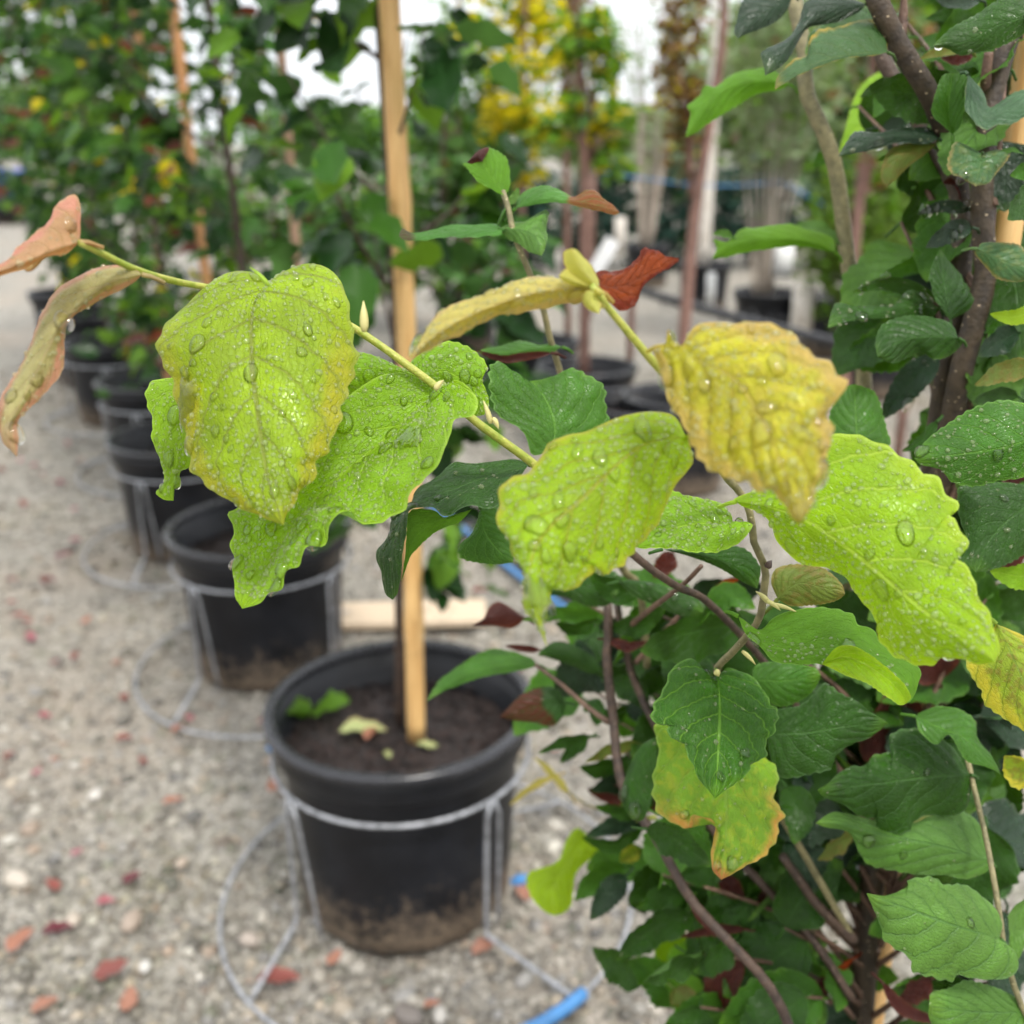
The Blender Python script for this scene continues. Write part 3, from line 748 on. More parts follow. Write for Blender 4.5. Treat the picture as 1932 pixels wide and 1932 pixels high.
# ------------------------------------------------------------------ the row of potted trees on the left
def row_tree(X, Y, h, rad, nleaf, npart, label, seed, z0=0.62, lean=0.0, size=0.066, mix=(.50, .31, .125, .015, .05), clear=(), tr=.0115):
    rs = np.random.default_rng(seed)
    org = np.array([X, Y, 0.285]); t = thing('ironwood_tree', org, label, 'tree', 'columnar ironwood trees in the pot row')
    zz = np.linspace(.27, h, 9)
    TP = np.stack([X + .012 * np.sin(zz * 3 + seed) + lean * (zz - .3), Y + .012 * np.cos(zz * 2.3 + seed), zz], 1)
    twig(t, TP, tr, .003, B['dark'], 'trunk', 40, 10)
    specs = []; keys = ('b_dark', 'b_mid', 'b_lime', 'b_yellow', 'b_red')
    nb = 22
    for b in range(nb):
        z = z0 - .05 + (h - z0 - .15) * (b + rs.uniform(0, .6)) / nb
        az = b * 2.4 + rs.uniform(-.4, .4); ln = rad * rs.uniform(.8, 1.35) * (1 - .35 * max(0, (z - h + .5)) / .5)
        p0 = np.array([np.interp(z, zz, TP[:, 0]), np.interp(z, zz, TP[:, 1]), z])
        d = np.array([math.cos(az), math.sin(az), rs.uniform(.45, 1.1)])
        p2 = p0 + d * ln; p1 = p0 + d * ln * .5 + np.array([0, 0, -.02])
        C = catmull([p0, p1, p2], 14)
        V, F = tube(C - org, np.linspace(.0035, .0012, 14), 6); obj('branch', mesh('branch', V, F, [B['dark']]), t)
        for _ in range(nleaf // nb):
            q = rs.uniform(.12, 1.0) ; k_ = q * 13; i_ = int(min(12, k_)); p = C[i_] + (C[i_ + 1] - C[i_]) * (k_ - i_)
            az2 = az + rs.normal(0, 1.3); off = abs(rs.normal(0, .055))
            dr = np.array([math.cos(az2), math.sin(az2), rs.normal(-.25, .45)])
            p = p + np.array([math.cos(az2), math.sin(az2), rs.normal(0, .7)]) * off
            nn = np.array([rs.normal(0, .55), rs.normal(0, .55), 1.0])
            key = keys[rs.choice(5, p=mix)]
            qx, qy, qd = project(p)
            if any(qd < cd and abs(qx - (cx0 + (cx1 - cx0) * (qy - cy0) / (cy1 - cy0))) < cw and cy0 < qy < cy1 and rs.random() < (1.0 if cw > 40 else .6) for (cx0, cy0, cx1, cy1, cd, cw) in clear): continue
            specs.append((p, basis(dr, nn), size * rs.uniform(.65, 1.3), key, int(rs.integers(4))))
    leaf_cloud(t, specs, npart, org)
    return t
ROW = [(-0.177, 1.418), (-0.585, 2.215), (-1.00, 2.97), (-1.33, 3.75), (-1.78, 4.53), (-2.20, 5.30), (-2.62, 6.08)]
ordn = ['nearest', 'second', 'third', 'fourth', 'fifth', 'sixth', 'last']
for i, (X, Y) in enumerate(ROW):
    lab = ('nearest black nursery pot, dusty at its base, with a tan cane standing in it' if i == 0 else
           '%s black nursery pot along the row that runs back from the nearest pot' % ordn[i])
    nursery_pot(X, Y, label=lab, soil=0.285 if i == 0 else 0.27)
    if i < 5:
        sl = [(-67, -42)] if i == 0 else None
        wire_stand(X, Y, 'wire stand hugging the %s pot of the row' % ordn[i] + (', with a blue sleeve on its hoop' if i == 0 else ''), sleeve=sl, rot=0.0 if i == 0 else 0.25 * i)
NL = [820, 1400, 1450, 1500, 1500, 1500, 1500]
CLR = [(738, -50, 775, 1200, 1.75, 42), (515, -50, 585, 450, 2.4, 36), (345, -30, 412, 450, 3.1, 36)]
for i, (X, Y) in enumerate(ROW):
    row_tree(X + (.0 if i else .0), Y + .02, [2.05, 2.35, 2.5, 2.6, 2.6, 2.7, 2.8][i], [.165, .23, .26, .30, .32, .34, .36][i], NL[i], [300, 300, 300, 280, 240, 200, 180][i],
             'columnar ironwood tree growing in the %s pot of the row' % ordn[i], 30 + i, clear=CLR, tr=.0075 if i == 0 else .0115, mix=(.54, .34, .12, 0, 0) if i == 0 else (.50, .31, .125, .015, .05), z0=[.58, .46, .46, .42, .42, .42, .42][i], size=[.066, .057, .056, .058, .062, .064, .066][i])
cane((-.148, 1.40, .285), (-.150, 1.40, 2.3), .0145, CANE, 'thick pale tan cane standing in the nearest pot', nodes=.31)
cane((-.435, 2.18, .27), (-.475, 2.20, 2.3), .0105, CANE3, 'slim grey-brown cane leaning in the second pot of the row')
cane((-.835, 2.86, .27), (-.865, 2.88, 2.4), .0145, CANE2, 'orange bamboo cane in the third pot of the row')
cane((-1.26, 3.70, .27), (-1.22, 3.72, 2.3), .015, CANE2, 'orange bamboo cane in the fourth pot of the row')
# litter and a weed in the nearest pot
sp = np.array([ROW[0][0], ROW[0][1], .285])
wd = thing('weed_seedling', tuple(ground(590, 1345, .285)), 'small bright lime weed growing in the soil of the nearest pot', 'weed')
for a_, s_ in ((200, .075), (320, .085), (250, .05)):
    d_ = np.array([math.cos(R(a_)), math.sin(R(a_)) * .6, .55])
    m = LIB['b_lime'][0]; o = obj('leaf', m, wd); Bm = basis(d_, np.array([0, -.3, 1.0]))
    o.matrix_basis = Matrix([[*(Bm[0] * s_), 0], [*(Bm[1] * s_), 0], [*(Bm[2] * s_), .002], [0, 0, 0, 1]])
def fallen(x, y, size, key, sh, rot, label, z=0.006, tilt=0.0, name='fallen_leaf'):
    p = ground(x, y, z)
    o = obj(name, LIB[key][sh % len(LIB[key])], None, (p[0], p[1], z + .004), (tilt, R(-6), R(rot)))
    o.scale = (size * .78,) * 3
    tag(o, label, 'leaf', 'fallen leaves')
fallen(640, 1385, .10, 'f_pale', 0, 10, 'pale greenish fallen leaf on the soil of the nearest pot', z=.292)
fallen(690, 1400, .045, 'f_orange', 2, 70, 'small orange fallen leaf beside the pale leaf in the nearest pot', z=.291)
fallen(825, 1410, .045, 'f_pale', 1, 200, 'small pale fallen leaf at the foot of the tan cane', z=.291)
fallen(735, 1435, .026, 'f_pale', 2, 120, 'tiny green-brown fallen leaf near the front rim of the nearest pot', z=.291)
fallen(955, 1275, .05, 'f_maroon', 0, 30, 'dark maroon fallen leaf at the right of the soil in the nearest pot', z=.292)
G1 = [(307, 1520, .052, 'f_orange', 0, 30, 'orange fallen leaf on gravel left of the nearest pot, well clear of the hoop'),
      (515, 1497, .050, 'f_orange', 1, 100, 'rusty orange fallen leaf against the left side of the nearest wire stand'),
      (485, 1367, .045, 'f_red', 0, 20, 'red fallen leaf just left of the rim of the nearest pot'),
      (365, 1360, .040, 'f_pink', 0, 150, 'bright pink fallen leaf between the second pot and the nearest one'),
      (325, 1385, .040, 'f_orange', 2, 60, 'faded orange fallen leaf beside the bright pink one near the second hoop'),
      (216, 1257, .040, 'f_orange', 0, 80, 'orange red fallen leaf on gravel level with the foot of the second pot'),
      (275, 1443, .030, 'f_red', 1, 140, 'small red fallen leaf on gravel below the faded orange one'),
      (132, 1616, .032, 'f_pink', 1, 20, 'small hot pink fallen leaf, with orange edge, low on the open gravel'),
      (115, 1680, .042, 'f_red', 1, 160, 'curled rose red fallen leaf above the pink one on the open gravel'),
      (181, 1709, .042, 'f_pink', 2, 10, 'magenta pink fallen leaf beside two pale stones'),
      (230, 1668, .045, 'f_maroon', 1, 30, 'dark maroon fallen leaf to the right of the rose red one'),
      (80, 1765, .062, 'f_maroon', 0, 25, 'long dark purple fallen leaf lying below a pale stone'),
      (175, 1845, .075, 'f_red', 1, 15, 'large dull red fallen leaf, mostly shrivelled, near the lower left'),
      (20, 1800, .075, 'f_orange', 0, 80, 'large orange fallen leaf cut by the left border of the picture'),
      (485, 1855, .085, 'f_red', 0, 10, 'large red fallen leaf under the bent wire foot of the nearest stand'),
      (620, 1825, .040, 'f_orange', 1, 60, 'salmon orange fallen leaf just below the base of the nearest pot'),
      (60, 1915, .050, 'f_orange', 2, 40, 'orange fallen leaf at the very bottom left of the gravel'),
      (240, 1912, .050, 'f_orange', 1, 100, 'orange red fallen leaf at the bottom border left of the hoop'),
      (95, 1255, .03, 'f_red', 1, 30, 'small red fallen leaf far left, level with the second pot'),
      (138, 965, .05, 'f_pink', 0, 80, 'pink fallen leaf left of the third pot'),
      (130, 1025, .05, 'f_pink', 2, 20, 'dull pink fallen leaf beside the hoop of the third pot'),
      (100, 1055, .08, 'f_maroon', 1, 20, 'long maroon fallen leaf beside the hoop of the third pot'),
      (65, 1210, .05, 'f_pink', 1, 140, 'faded pink fallen leaf on open gravel left of the second pot'),
      (20, 1165, .06, 'f_red', 0, 10, 'dull red fallen leaf at the left border level with the second pot'),
      (155, 1180, .045, 'f_orange', 1, 70, 'small orange fallen leaf left of the second pot'),
      (8, 1435, .035, 'f_red', 2, 60, 'crimson fallen leaf touching the left border'),
      (60, 1465, .03, 'f_pink', 1, 45, 'tiny pink fallen leaf near the left border'),
      (95, 1440, .03, 'f_orange', 0, 45, 'tiny orange fallen leaf near the left border'),
      (890, 1805, .06, 'f_orange', 2, 30, 'yellow brown fallen leaf right of the base of the nearest pot'),
      (800, 1905, .035, 'f_orange', 0, 30, 'small tan orange fallen leaf in front of the nearest pot'),
      (1000, 1700, .05, 'f_orange', 1, 130, 'orange fallen leaf between the nearest pot and the lime leaf'),
      (1040, 1420, .07, 'f_red', 0, 30, 'bright red fallen leaf on gravel right of the rim of the nearest pot'),
      (950, 1185, .06, 'f_orange', 0, 70, 'orange fallen leaf on gravel beyond the tan cane'),
      (890, 1120, .06, 'f_red', 2, 10, 'reddish fallen leaf on gravel beside the blue hose'),
      (1255, 1255, .06, 'f_red', 1, 90, 'red fallen leaf right of the blue hose'),
      (930, 540, .12, 'f_red', 0, 20, 'red fallen leaf far off on the pale gravel beyond the row')]
for q in G1: fallen(*q)
fr2 = random.Random(11)
for _ in range(18):
    y = fr2.uniform(830, 1420); x = fr2.uniform(0, 190 if y < 1150 else 330)
    fallen(x, y, fr2.uniform(.035, .06), fr2.choice(['f_pink', 'f_red', 'f_red', 'f_maroon']), fr2.randrange(3), fr2.uniform(0, 360), 'small faded reddish leaf scattered on the open gravel left of the pots')
for x, y, r, c, lab in [(35, 1668, .026, (.62, .55, .46), 'largest pale tan stone on the open gravel at lower left'),
                        (182, 1505, .020, (.68, .64, .58), 'pale round white stone above the orange leaf'),
                        (18, 1590, .016, (.6, .57, .5), 'white stone at the left border'),
                        (140, 1740, .018, (.55, .47, .38), 'long tan stone beside the magenta leaf'),
                        (250, 1745, .024, (.42, .33, .26), 'broad brown stone in the gravel left of the hoop'),
                        (345, 1632, .016, (.52, .42, .33), 'small pinkish tan stone left of the hoop'),
                        (470, 1780, .020, (.46, .39, .33), 'brownish stone inside the hoop near the bent wire'),
                        (275, 1828, .014, (.7, .68, .63), 'small white stone near the shrivelled red leaf'),
                        (770, 1925, .026, (.22, .19, .17), 'dark grey stone at the bottom edge below the nearest pot'),
                        (830, 1920, .016, (.66, .62, .56), 'white pebble beside the dark stone at the bottom edge')]:
    stone(x, y, r, c, lab)

# board behind the nearest pot, hoses on the ground
p0, p1 = ground(600, 1192), ground(880, 1182)
V, F = box((0, 0, .012), (abs(p1[0] - p0[0]) + .1, .13, .022))
bo = obj('wooden_board', mesh('wooden_board', V, F, [BOARD], smooth=False), None, ((p0[0] + p1[0]) / 2, p0[1] + .07, .002), (0, 0, R(4)))
bv = bo.modifiers.new('bevel', 'BEVEL'); bv.width = .004
tag(bo, 'tan wooden board lying on gravel behind the nearest pot', 'board')
for x, y, z, lab in [(980, 1660, .10, 'small blue emitter clipped to the right leg of the nearest wire stand'), (516, 1410, .02, 'small blue emitter on gravel left of the nearest pot'), (360, 1128, .12, 'small blue emitter at the left of the second wire stand')]:
    p = ground(x, y, z); V, F = lathe([(.001, -.014), (.006, -.013), (.0065, -.004), (.0095, -.003), (.0095, .003), (.0065, .004), (.006, .013), (.001, .014)], 14)
    o = obj('drip_emitter', mesh('drip_emitter', V, F, [BLUE]), None, p, (0, R(80), R(15))); tag(o, lab, 'emitter', 'blue drip emitters')
def run(name, pts, r, mat, label, cat, z=.012, sides=10):
    P = [np.array([*ground(x, y)[:2], z if len(q) == 0 else q[0]]) for x, y, *q in pts]
    C = catmull(P, 60); V, F = tube(C - C[0], r, sides)
    return tag(obj(name, mesh(name, V, F, [mat]), None, C[0]), label, cat)
run('blue_hose', [(700, 880), (850, 988), (962, 1082), (1100, 1185), (1245, 1305), (1420, 1480), (1600, 1700)], .010, BLUE, 'flat blue irrigation hose running across the gravel behind the pots', 'hose', .016)
run('black_hose', [(735, 880), (880, 984), (1000, 1082), (1140, 1185), (1285, 1300), (1460, 1470), (1650, 1690)], .011, PIPE, 'black irrigation hose lying alongside the blue hose', 'hose', .011)

# ------------------------------------------------------------------ beyond the row
def crown_cloud(root, org, c, rad, n, size, keys, seed, shell=0.55, droop=0.0, col=False, name='crown'):
    rs = np.random.default_rng(seed)
    d = nrm(rs.normal(0, 1, (n, 3))); rr = rs.uniform(shell ** 3, 1, n) ** (1 / 3)
    # clumps: leaves gather round a set of centres
    nc = max(6, n // 40); cd = nrm(rs.normal(0, 1, (nc, 3))) * (rs.uniform(.2, 1, (nc, 1)) ** .5)
    pick = rs.integers(0, nc, n); loc = cd[pick] * .85 + d * (rr * .36)[:, None]
    P = np.array(c) + loc * np.array(rad)
    T = np.stack([rs.normal(0, 1, n), rs.normal(0, 1, n), rs.normal(-.2 - droop, .5, n)], 1); T = nrm(T)
    Nn = np.stack([rs.normal(0, .7, n), rs.normal(0, .7, n), np.ones(n)], 1)
    Nn = nrm(Nn - T * np.sum(Nn * T, 1, keepdims=True)); Bn = np.cross(Nn, T)
    s = size * rs.uniform(.6, 1.35, (n, 1)); w = s * .33
    V = np.stack([P, P + T * s * .45 + Bn * w + Nn * s * .06, P + T * s, P + T * s * .45 - Bn * w + Nn * s * .06], 1) - org
    uv = np.tile(np.array([[0, .5], [.5, 1], [1, .5], [.5, 0]]), (n, 1))
    mi = rs.choice(len(keys), n, p=[k[1] for k in keys])
    o = obj(name, mesh(name, V.reshape(-1, 3), np.arange(4 * n).reshape(-1, 4), [L[k[0]] for k in keys], uv, mi=mi, smooth=False), root)
    o['kind'] = 'stuff'
    return o
def far_tree(X, Y, h, crowns, stem_r, stem_mat, label, group, seed, z0=.0, name='tree', limbs=5, cat='tree'):
    org = np.array([X, Y, z0]); t = thing(name, org, label, cat, group)
    rs = np.random.default_rng(seed)
    P = [(X, Y, z0), (X + rs.normal(0, .02), Y, z0 + (h - z0) * .35), (X + rs.normal(0, .04), Y, z0 + (h - z0) * .7), (X + rs.normal(0, .05), Y, h)]
    twig(t, P, stem_r, stem_r * .35, stem_mat, 'trunk', 24, 10)
    for i, (dx, dz, rx, rz, n, size, keys) in enumerate(crowns):
        c = np.array([X + dx, Y, dz])
        for k in range(limbs):
            a = k * 2.4; e = c + np.array([math.cos(a) * rx * .7, math.sin(a) * rx * .7, rs.uniform(-.3, .6) * rz])
            b = np.array([X, Y, max(z0 + .1, dz - rz * rs.uniform(.5, 1.0))])
            twig(t, [b, (b + e) / 2 + np.array([0, 0, .05]), e], stem_r * .35, stem_r * .12, stem_mat, 'branch', 8, 6)
        crown_cloud(t, org, c, (rx, rx, rz), n, size, keys, seed + i)
    return t
def zat(y, Y):  # height seen at picture row y, at horizontal distance Y
    return CAM_H - Y * math.tan(PITCH + math.atan((y - 966) / FOC))
def xat(x, y, Y):
    z = zat(y, Y); d = Y * math.cos(PITCH) + (CAM_H - z) * math.sin(PITCH)
    return (x - 966) / FOC * d
far_pots = [(1110, 4.05, 'far black pot with a thin yellow-green standard tree'), (1290, 3.55, 'far black pot under the brown-leaved column tree'),
            (1208, 3.45, 'empty-looking far black pot with a tan soil top'), (1010, 4.6, 'far black pot seen behind the green shoot'), (1324, 7.7, 'far black pot holding the white-stemmed clump'),
            (1443, 6.2, 'broad far black pot with a white guarded stem'), (1562, 6.0, 'far black pot next to the pale post'), (1217, 9.0, 'far black pot below the fan of thin stems'),
            (880, 6.2, 'far black pot beyond the tan cane'), (1650, 5.0, 'far black pot under the round conifer')]
for x, Y, lab in far_pots:
    X = xat(x, 600, Y); nursery_pot(X, Y, .195, .165, .33, lab, 'black pots beyond the row', soil=.27, seg=32)
YEL = [('b_yellow', .70), ('b_lime', .30)]; LIM = [('b_lime', .7), ('b_yellow', .2), ('b_mid', .1)]; BRN = [('b_brown', .8), ('b_yellow', .1), ('b_grey', .1)]
far_tree(xat(1105, 600, 4.05), 4.05, 2.3, [(0.02, zat(255, 4.05), .20, .14, 420, .06, LIM), (-.02, zat(120, 4.05), .14, .22, 360, .055, LIM)], .024, B['far'], 'thin standard tree with a yellow-green crown beyond the row', 'trees beyond the row', 5, .27)
far_tree(xat(1288, 600, 3.55), 3.55, 2.2, [(-.06, zat(150, 3.55), .09, .36, 700, .04, BRN)], .024, B['far'], 'narrow tree with a column of dry brown leaves', 'trees beyond the row', 6, .27)
far_tree(xat(985, 200, 5.6), 5.6, 3.0, [(0, zat(100, 5.6), .34, .50, 800, .075, YEL), (.05, zat(260, 5.6), .24, .22, 300, .075, YEL)], .025, B['far'], 'bright yellow autumn tree beyond the green row', 'trees beyond the row', 7)
far_tree(xat(1082, 100, 6.4), 6.4, 3.2, [(0, zat(60, 6.4), .17, .60, 900, .05, BRN + [])], .025, B['far'], 'brown-leaved column tree behind the yellow one', 'trees beyond the row', 8)
far_tree(xat(870, 450, 6.2), 6.2, 2.6, [(0, zat(180, 6.2), .38, .55, 900, .08, [('b_mid', .6), ('b_lime', .4)])], .024, B['far'], 'green tree with a reddish stem beyond the tan cane', 'trees beyond the row', 9, .27)
far_tree(xat(1620, 480, 4.4), 4.4, 2.3, [(.03, zat(140, 4.4), .20, .50, 500, .07, [('b_lime', .4), ('b_brown', .3), ('b_grey', .3)])], .03, B['far'], 'small tree with a pinkish stem behind the foreground branches', 'trees beyond the row', 10)
# second row behind the first
for k, (X, Y) in enumerate([(-.35, 5.6), (-1.0, 6.9), (-1.8, 8.2), (-2.7, 9.6)]):
    far_tree(X, Y, 1.5, [(0, .72, .45, .50, 1300, .085, [('b_dark', .45), ('b_mid', .35), ('b_lime', .14), ('b_red', .06)])], .02, B['dark'], ['dark green shrub of the second row just left of the yellow tree', 'dark green shrub of the second row glimpsed behind the second pot tree', 'dark green shrub of the second row glimpsed behind the fourth pot tree', 'farthest dark green shrub of the second row'][k], 'shrubs of the second row', 60 + k, name='shrub', cat='shrub')
# fan-shaped clumps
def fan(x, y, Y, top, spread, n, mat, label, r, seed, leafkeys=None, nl=1500):
    rs = np.random.default_rng(seed); X = xat(x, y, Y); z = .27
    org = np.array([X, Y, z]); t = thing('multi_stem_tree', org, label, 'tree', 'multi-stem trees beyond the row')
    for k in range(n):
        a = rs.uniform(-1, 1); e = org + np.array([a * spread, rs.uniform(-.3, .3) * spread, top * rs.uniform(.85, 1.1)])
        b = org + np.array([a * .05, rs.uniform(-.03, .03), 0])
        twig(t, [b, b * .62 + e * .38 + np.array([-a * spread * .08, 0, 0]), e], r * rs.uniform(.7, 1.2), r * .35, mat, 'stem', 12, 6)
    if leafkeys: crown_cloud(t, org, org + np.array([0, 0, top * .95]), (spread * 1.5, spread * 1.5, top * .42), nl, .075, leafkeys, seed)
GRY = [('b_grey', .8), ('b_lime', .2)]
fan(1324, 490, 7.7, 2.3, .10, 5, B['pale'], 'white-stemmed clump rising from a far pot', .035, 1)
fan(1217, 460, 9.0, 1.9, .42, 14, B['twig'], 'fan of thin pale stems in the pot left of the white clump', .014, 2, GRY, 350)
fan(1450, 424, 6.2, 1.5, .30, 12, B['twig'], 'fan of thin grey stems in the broad far pot', .011, 3, [('b_grey', .85), ('b_red', .03), ('b_lime', .12)])
# white guard, pale posts, tag, conifer, hedge
def post(x, y0, y1, Y, r, mat, label, cat='post', name='post', grp=None):
    X = xat(x, y1, Y); z1 = zat(y0, Y); z0 = max(0, zat(y1, Y))
    V, F = tube(np.array([(0, 0, 0), (0.004, 0, (z1 - z0) * .5), (0, 0, z1 - z0)]), [r, r * .97, r * .95], 12)
    return tag(obj(name, mesh(name, V, F, [mat]), None, (X, Y, z0)), label, cat, grp)
post(1474, 455, 522, 6.2, .062, WHITE, 'white trunk guard standing in the broad far pot', 'trunk guard', 'trunk_guard')
post(1508, 540, 640, 5.0, .055, B['pale'], 'pale post standing beside the broad far pot')
post(1168, 410, 480, 8.2, .045, B['pale'], 'pale post between the yellow-green tree and the fan clump')
post(1338, 515, 580, 6.9, .03, WHITE, 'white post in front of the white-stemmed clump')
V, F = box((0, 0, .07), (.055, .003, .14))
lo = obj('plant_label', mesh('plant_label', V, F, [WHITE], smooth=False), None, (xat(1120, 505, 4.0), 3.98, zat(512, 4.0)), (R(-10), R(32), 0))
tag(lo, 'white plastic plant label hanging on the yellow-green standard tree', 'plant label')
for k, (x, Y, hw, h0, lab) in enumerate([(1640, 5.0, .36, .95, 'rounded yellow-green conifer behind the foreground trunk'), (1790, 5.6, .40, 1.0, 'second rounded conifer further right behind the trunk')]):
    X = xat(x, 500, Y); org = np.array([X, Y, .27]); t = thing('conifer', org, lab, 'conifer', 'conifers beyond the row')
    twig(t, [org, org + np.array([0, 0, .5]), org + np.array([0, 0, .8])], .02, .006, B['far'], 'trunk')
    crown_cloud(t, org, org + np.array([0, 0, .42]), (hw, hw, .46), 3200, .06, [('b_conifer', .8), ('b_lime', .2)], 70 + k, droop=-.6)
for k in range(7):
    X = .1 + k * .75; Y = 10.2 + (k % 2) * .2; org = np.array([X, Y, 0]); t = thing('hedge_plant', org, 'dark blue-green hedge plant, %s from the left in the far hedge' % ['first', 'second', 'third', 'fourth', 'fifth', 'sixth', 'last'][k], 'hedge plant', 'plants of the far dark hedge')
    twig(t, [org, org + np.array([0, 0, .5]), org + np.array([.02, 0, .9])], .02, .006, B['dark'], 'trunk')
    crown_cloud(t, org, org + np.array([0, 0, .50]), (.48, .35, .55), 1500, .09, [('b_teal', .9), ('b_dark', .1)], 90 + k)
for k, (x, Y, h, rx, key, lab) in enumerate([(1450, 14, 2.8, 1.3, 'b_grey', 'grey-green willow behind the white-stemmed clump'), (1570, 15.5, 3.1, 1.5, 'b_grey', 'tall grey-green willow right of the white-stemmed clump'),
                                       (1720, 14.5, 3.6, 1.6, 'b_grey', 'grey-green willow behind the conifers'), (1190, 24, 1.9, 1.8, 'b_grey', 'low pale willow behind the brown column tree'), (1900, 13, 4.6, 1.8, 'b_mid', 'green tree at the far right behind the trunk'),
                                       (620, 34, 2.4, 3.0, 'b_mid', 'distant green tree glimpsed through the row above the second pot'), (60, 34, 3.0, 3.0, 'b_grey', 'distant pale tree at the far left'), (-150, 28, 4.5, 3.0, 'b_mid', 'distant green tree beyond the left border'), (880, 34, 2.2, 2.8, 'b_mid', 'distant low green tree behind the tan cane')]):
    X = xat(x, 260, Y)
    far_tree(X, Y, h * .8, [(0, h * .58, rx, h * .42, 3600, .20 if Y < 20 else .32, [(key, .8), ('b_lime', .2)])], .09, B['far'], lab, 'distant trees', 200 + k)
# raised black pipe with coils of thin tube, blue rope, blue tub
A, Bq = np.array([xat(1150, 530, 5.0), 5.0, zat(530, 5.0)]), np.array([xat(1640, 662, 3.6), 3.6, zat(662, 3.6)])
Cc = catmull([A, (A + Bq) / 2 + np.array([0, 0, -.012]), Bq, Bq + (Bq - A) * .35], 40)
t = thing('drip_pipe', tuple(A), 'raised black drip pipe with coils of thin tube behind the yellow leaf', 'pipe')
V, F = tube(Cc - A, .020, 12); obj('pipe', mesh('pipe', V, F, [PIPE]), t)
for k, f in enumerate((.22, .34, .47, .58, .90)):
    c = A + (Bq - A) * f + np.array([0, -.02, -.03]); P = [c + np.array([.008 * q + .0 , .03 * math.cos(q), .03 * math.sin(q)]) for q in np.linspace(0, 6.28 * 4, 60)]
    V, F = tube(np.array(P) - A, .003, 5); obj('coil', mesh('coil', V, F, [PIPE]), t)
for k, f in enumerate((.12, 1.12)):
    c = A + (Bq - A) * f; V, F = tube(np.array([(c[0], c[1] + .03, 0), (c[0], c[1] + .03, c[2] + .05)]) - A, .018, 8); obj('support', mesh('support', V, F, [B['far']]), t)
Pn = [np.array([xat(x, y, 7.2), 7.2, zat(y, 7.2)]) for x, y in ((1120, 322), (1200, 334), (1300, 348), (1390, 350), (1470, 345), (1510, 362), (1555, 385), (1640, 388))]
C = catmull(Pn, 50); V, F = tube(C - C[0], .006, 6)
tag(obj('rope', mesh('rope', V, F, [BLUE]), None, C[0]), 'thin blue rope strung between the far trees', 'rope')
for s_, e in ((0, C[0]), (1, C[-1])):
    V, F = tube(np.array([(0, 0, 0), (0, 0, e[2] + .1)]), .02, 8)
    tag(obj('post', mesh('post', V, F, [B['far']]), None, (e[0], e[1] + .032, 0)), ['thin post holding the near end of the blue rope by the yellow-green tree', 'thin post holding the far end of the blue rope behind the conifer'][s_], 'post')
X = xat(15, 400, 16); t = thing('blue_tub', (X, 16, 0), 'blue tub on a dark base at the far left of the yard', 'tub')
V, F = lathe([(.001, .02), (.34, .02), (.34, .34), (.30, .36)], 24); obj('base', mesh('tub_base', V, F, [POT]), t)
V, F = lathe([(.001, .37), (.30, .37), (.36, .72), (.40, .73), (.40, .76), (.34, .75), (.28, .42), (.001, .41)], 24); obj('tub', mesh('tub_shell', V, F, [NAVY]), t)
# ------------------------------------------------------------------ the ironwood tree in the foreground
TX, TY = 0.243, 0.54
nursery_pot(0.275, 0.49, label='black nursery pot of the foreground tree, below the lower right of the view', group=None, soil=.285)
FT = thing('ironwood_tree', (TX, TY, .28), 'foreground ironwood tree with wet lime, gold and dark green leaves on long twigs', 'tree')
FO = np.array(FT.location)
cane((.268, .583, .28), (.268, .583, 1.55), .0092, CANE, 'tan bamboo cane tied behind the trunk of the foreground tree', None, nodes=.27)
def P3(fr, pts):
    return np.array([at(*px(fr, p[:2]), p[2]) for p in pts])
def branch(fr, pts, r0, r1, mat, name='branch', extra=None, sides=10):
    P = P3(fr, pts)
    if extra is not None: P = np.vstack([P, np.array(extra)])
    return twig(FT, P, r0, r1, B[mat], name, None, sides)
branch('TR', [(1880, 120, .515), (1830, 280, .515), (1760, 520, .52), (1740, 700, .52), (1715, 950, .525), (1720, 1200, .53), (1735, 1400, .535), (1720, 1500, .537), (1680, 1650, .54), (1640, 1800, .545), (1600, 1960, .55), (1480, 2600, .585), (1400, 3000, .61), (1240, 3500, .64)], .0050, .0112, 'main', 'trunk', [(TX, TY, .5), (TX, TY, .27)], 14)
branch('TR', [(1140, -120, .50), (1170, 0, .50), (1230, 130, .505), (1310, 280, .51), (1420, 450, .515), (1500, 620, .525), (1540, 760, .535), (1590, 950, .545), (1610, 1200, .55), (1600, 1500, .555), (1560, 1700, .56), (1520, 1932, .565), (1440, 2500, .59), (1350, 3000, .62), (1200, 3500, .65)], .0052, .0066, 'main', 'stem', [(TX + .01, TY + .012, .5), (TX + .01, TY + .01, .27)], 14)
branch('TR', [(730, -60, .62), (770, 150, .62), (800, 300, .62), (800, 470, .62), (900, 700, .62), (960, 900, .625), (1000, 1200, .63), (1040, 1500, .635), (1090, 1700, .64), (1100, 1932, .645), (1080, 2400, .66)], .0046, .0056, 'olive', 'stem', [(TX - .01, TY + .1, .62), (TX, TY + .01, .45)])
branch('TR', [(1180, 250, .57), (1240, 380, .57), (1400, 650, .57), (1520, 860, .56), (1600, 1000, .55)], .0042, .0046, 'dark')
branch('TR', [(1310, -20, .505), (1305, 80, .508), (1295, 175, .51)], .0014, .0028, 'branch', 'twig')
branch('TR', [(1880, 200, .515), (1930, 80, .51), (1990, -60, .51)], .004, .003, 'main')
branch('TR', [(1740, 480, .52), (1735, 400, .515), (1750, 270, .51)], .003, .0022, 'branch')
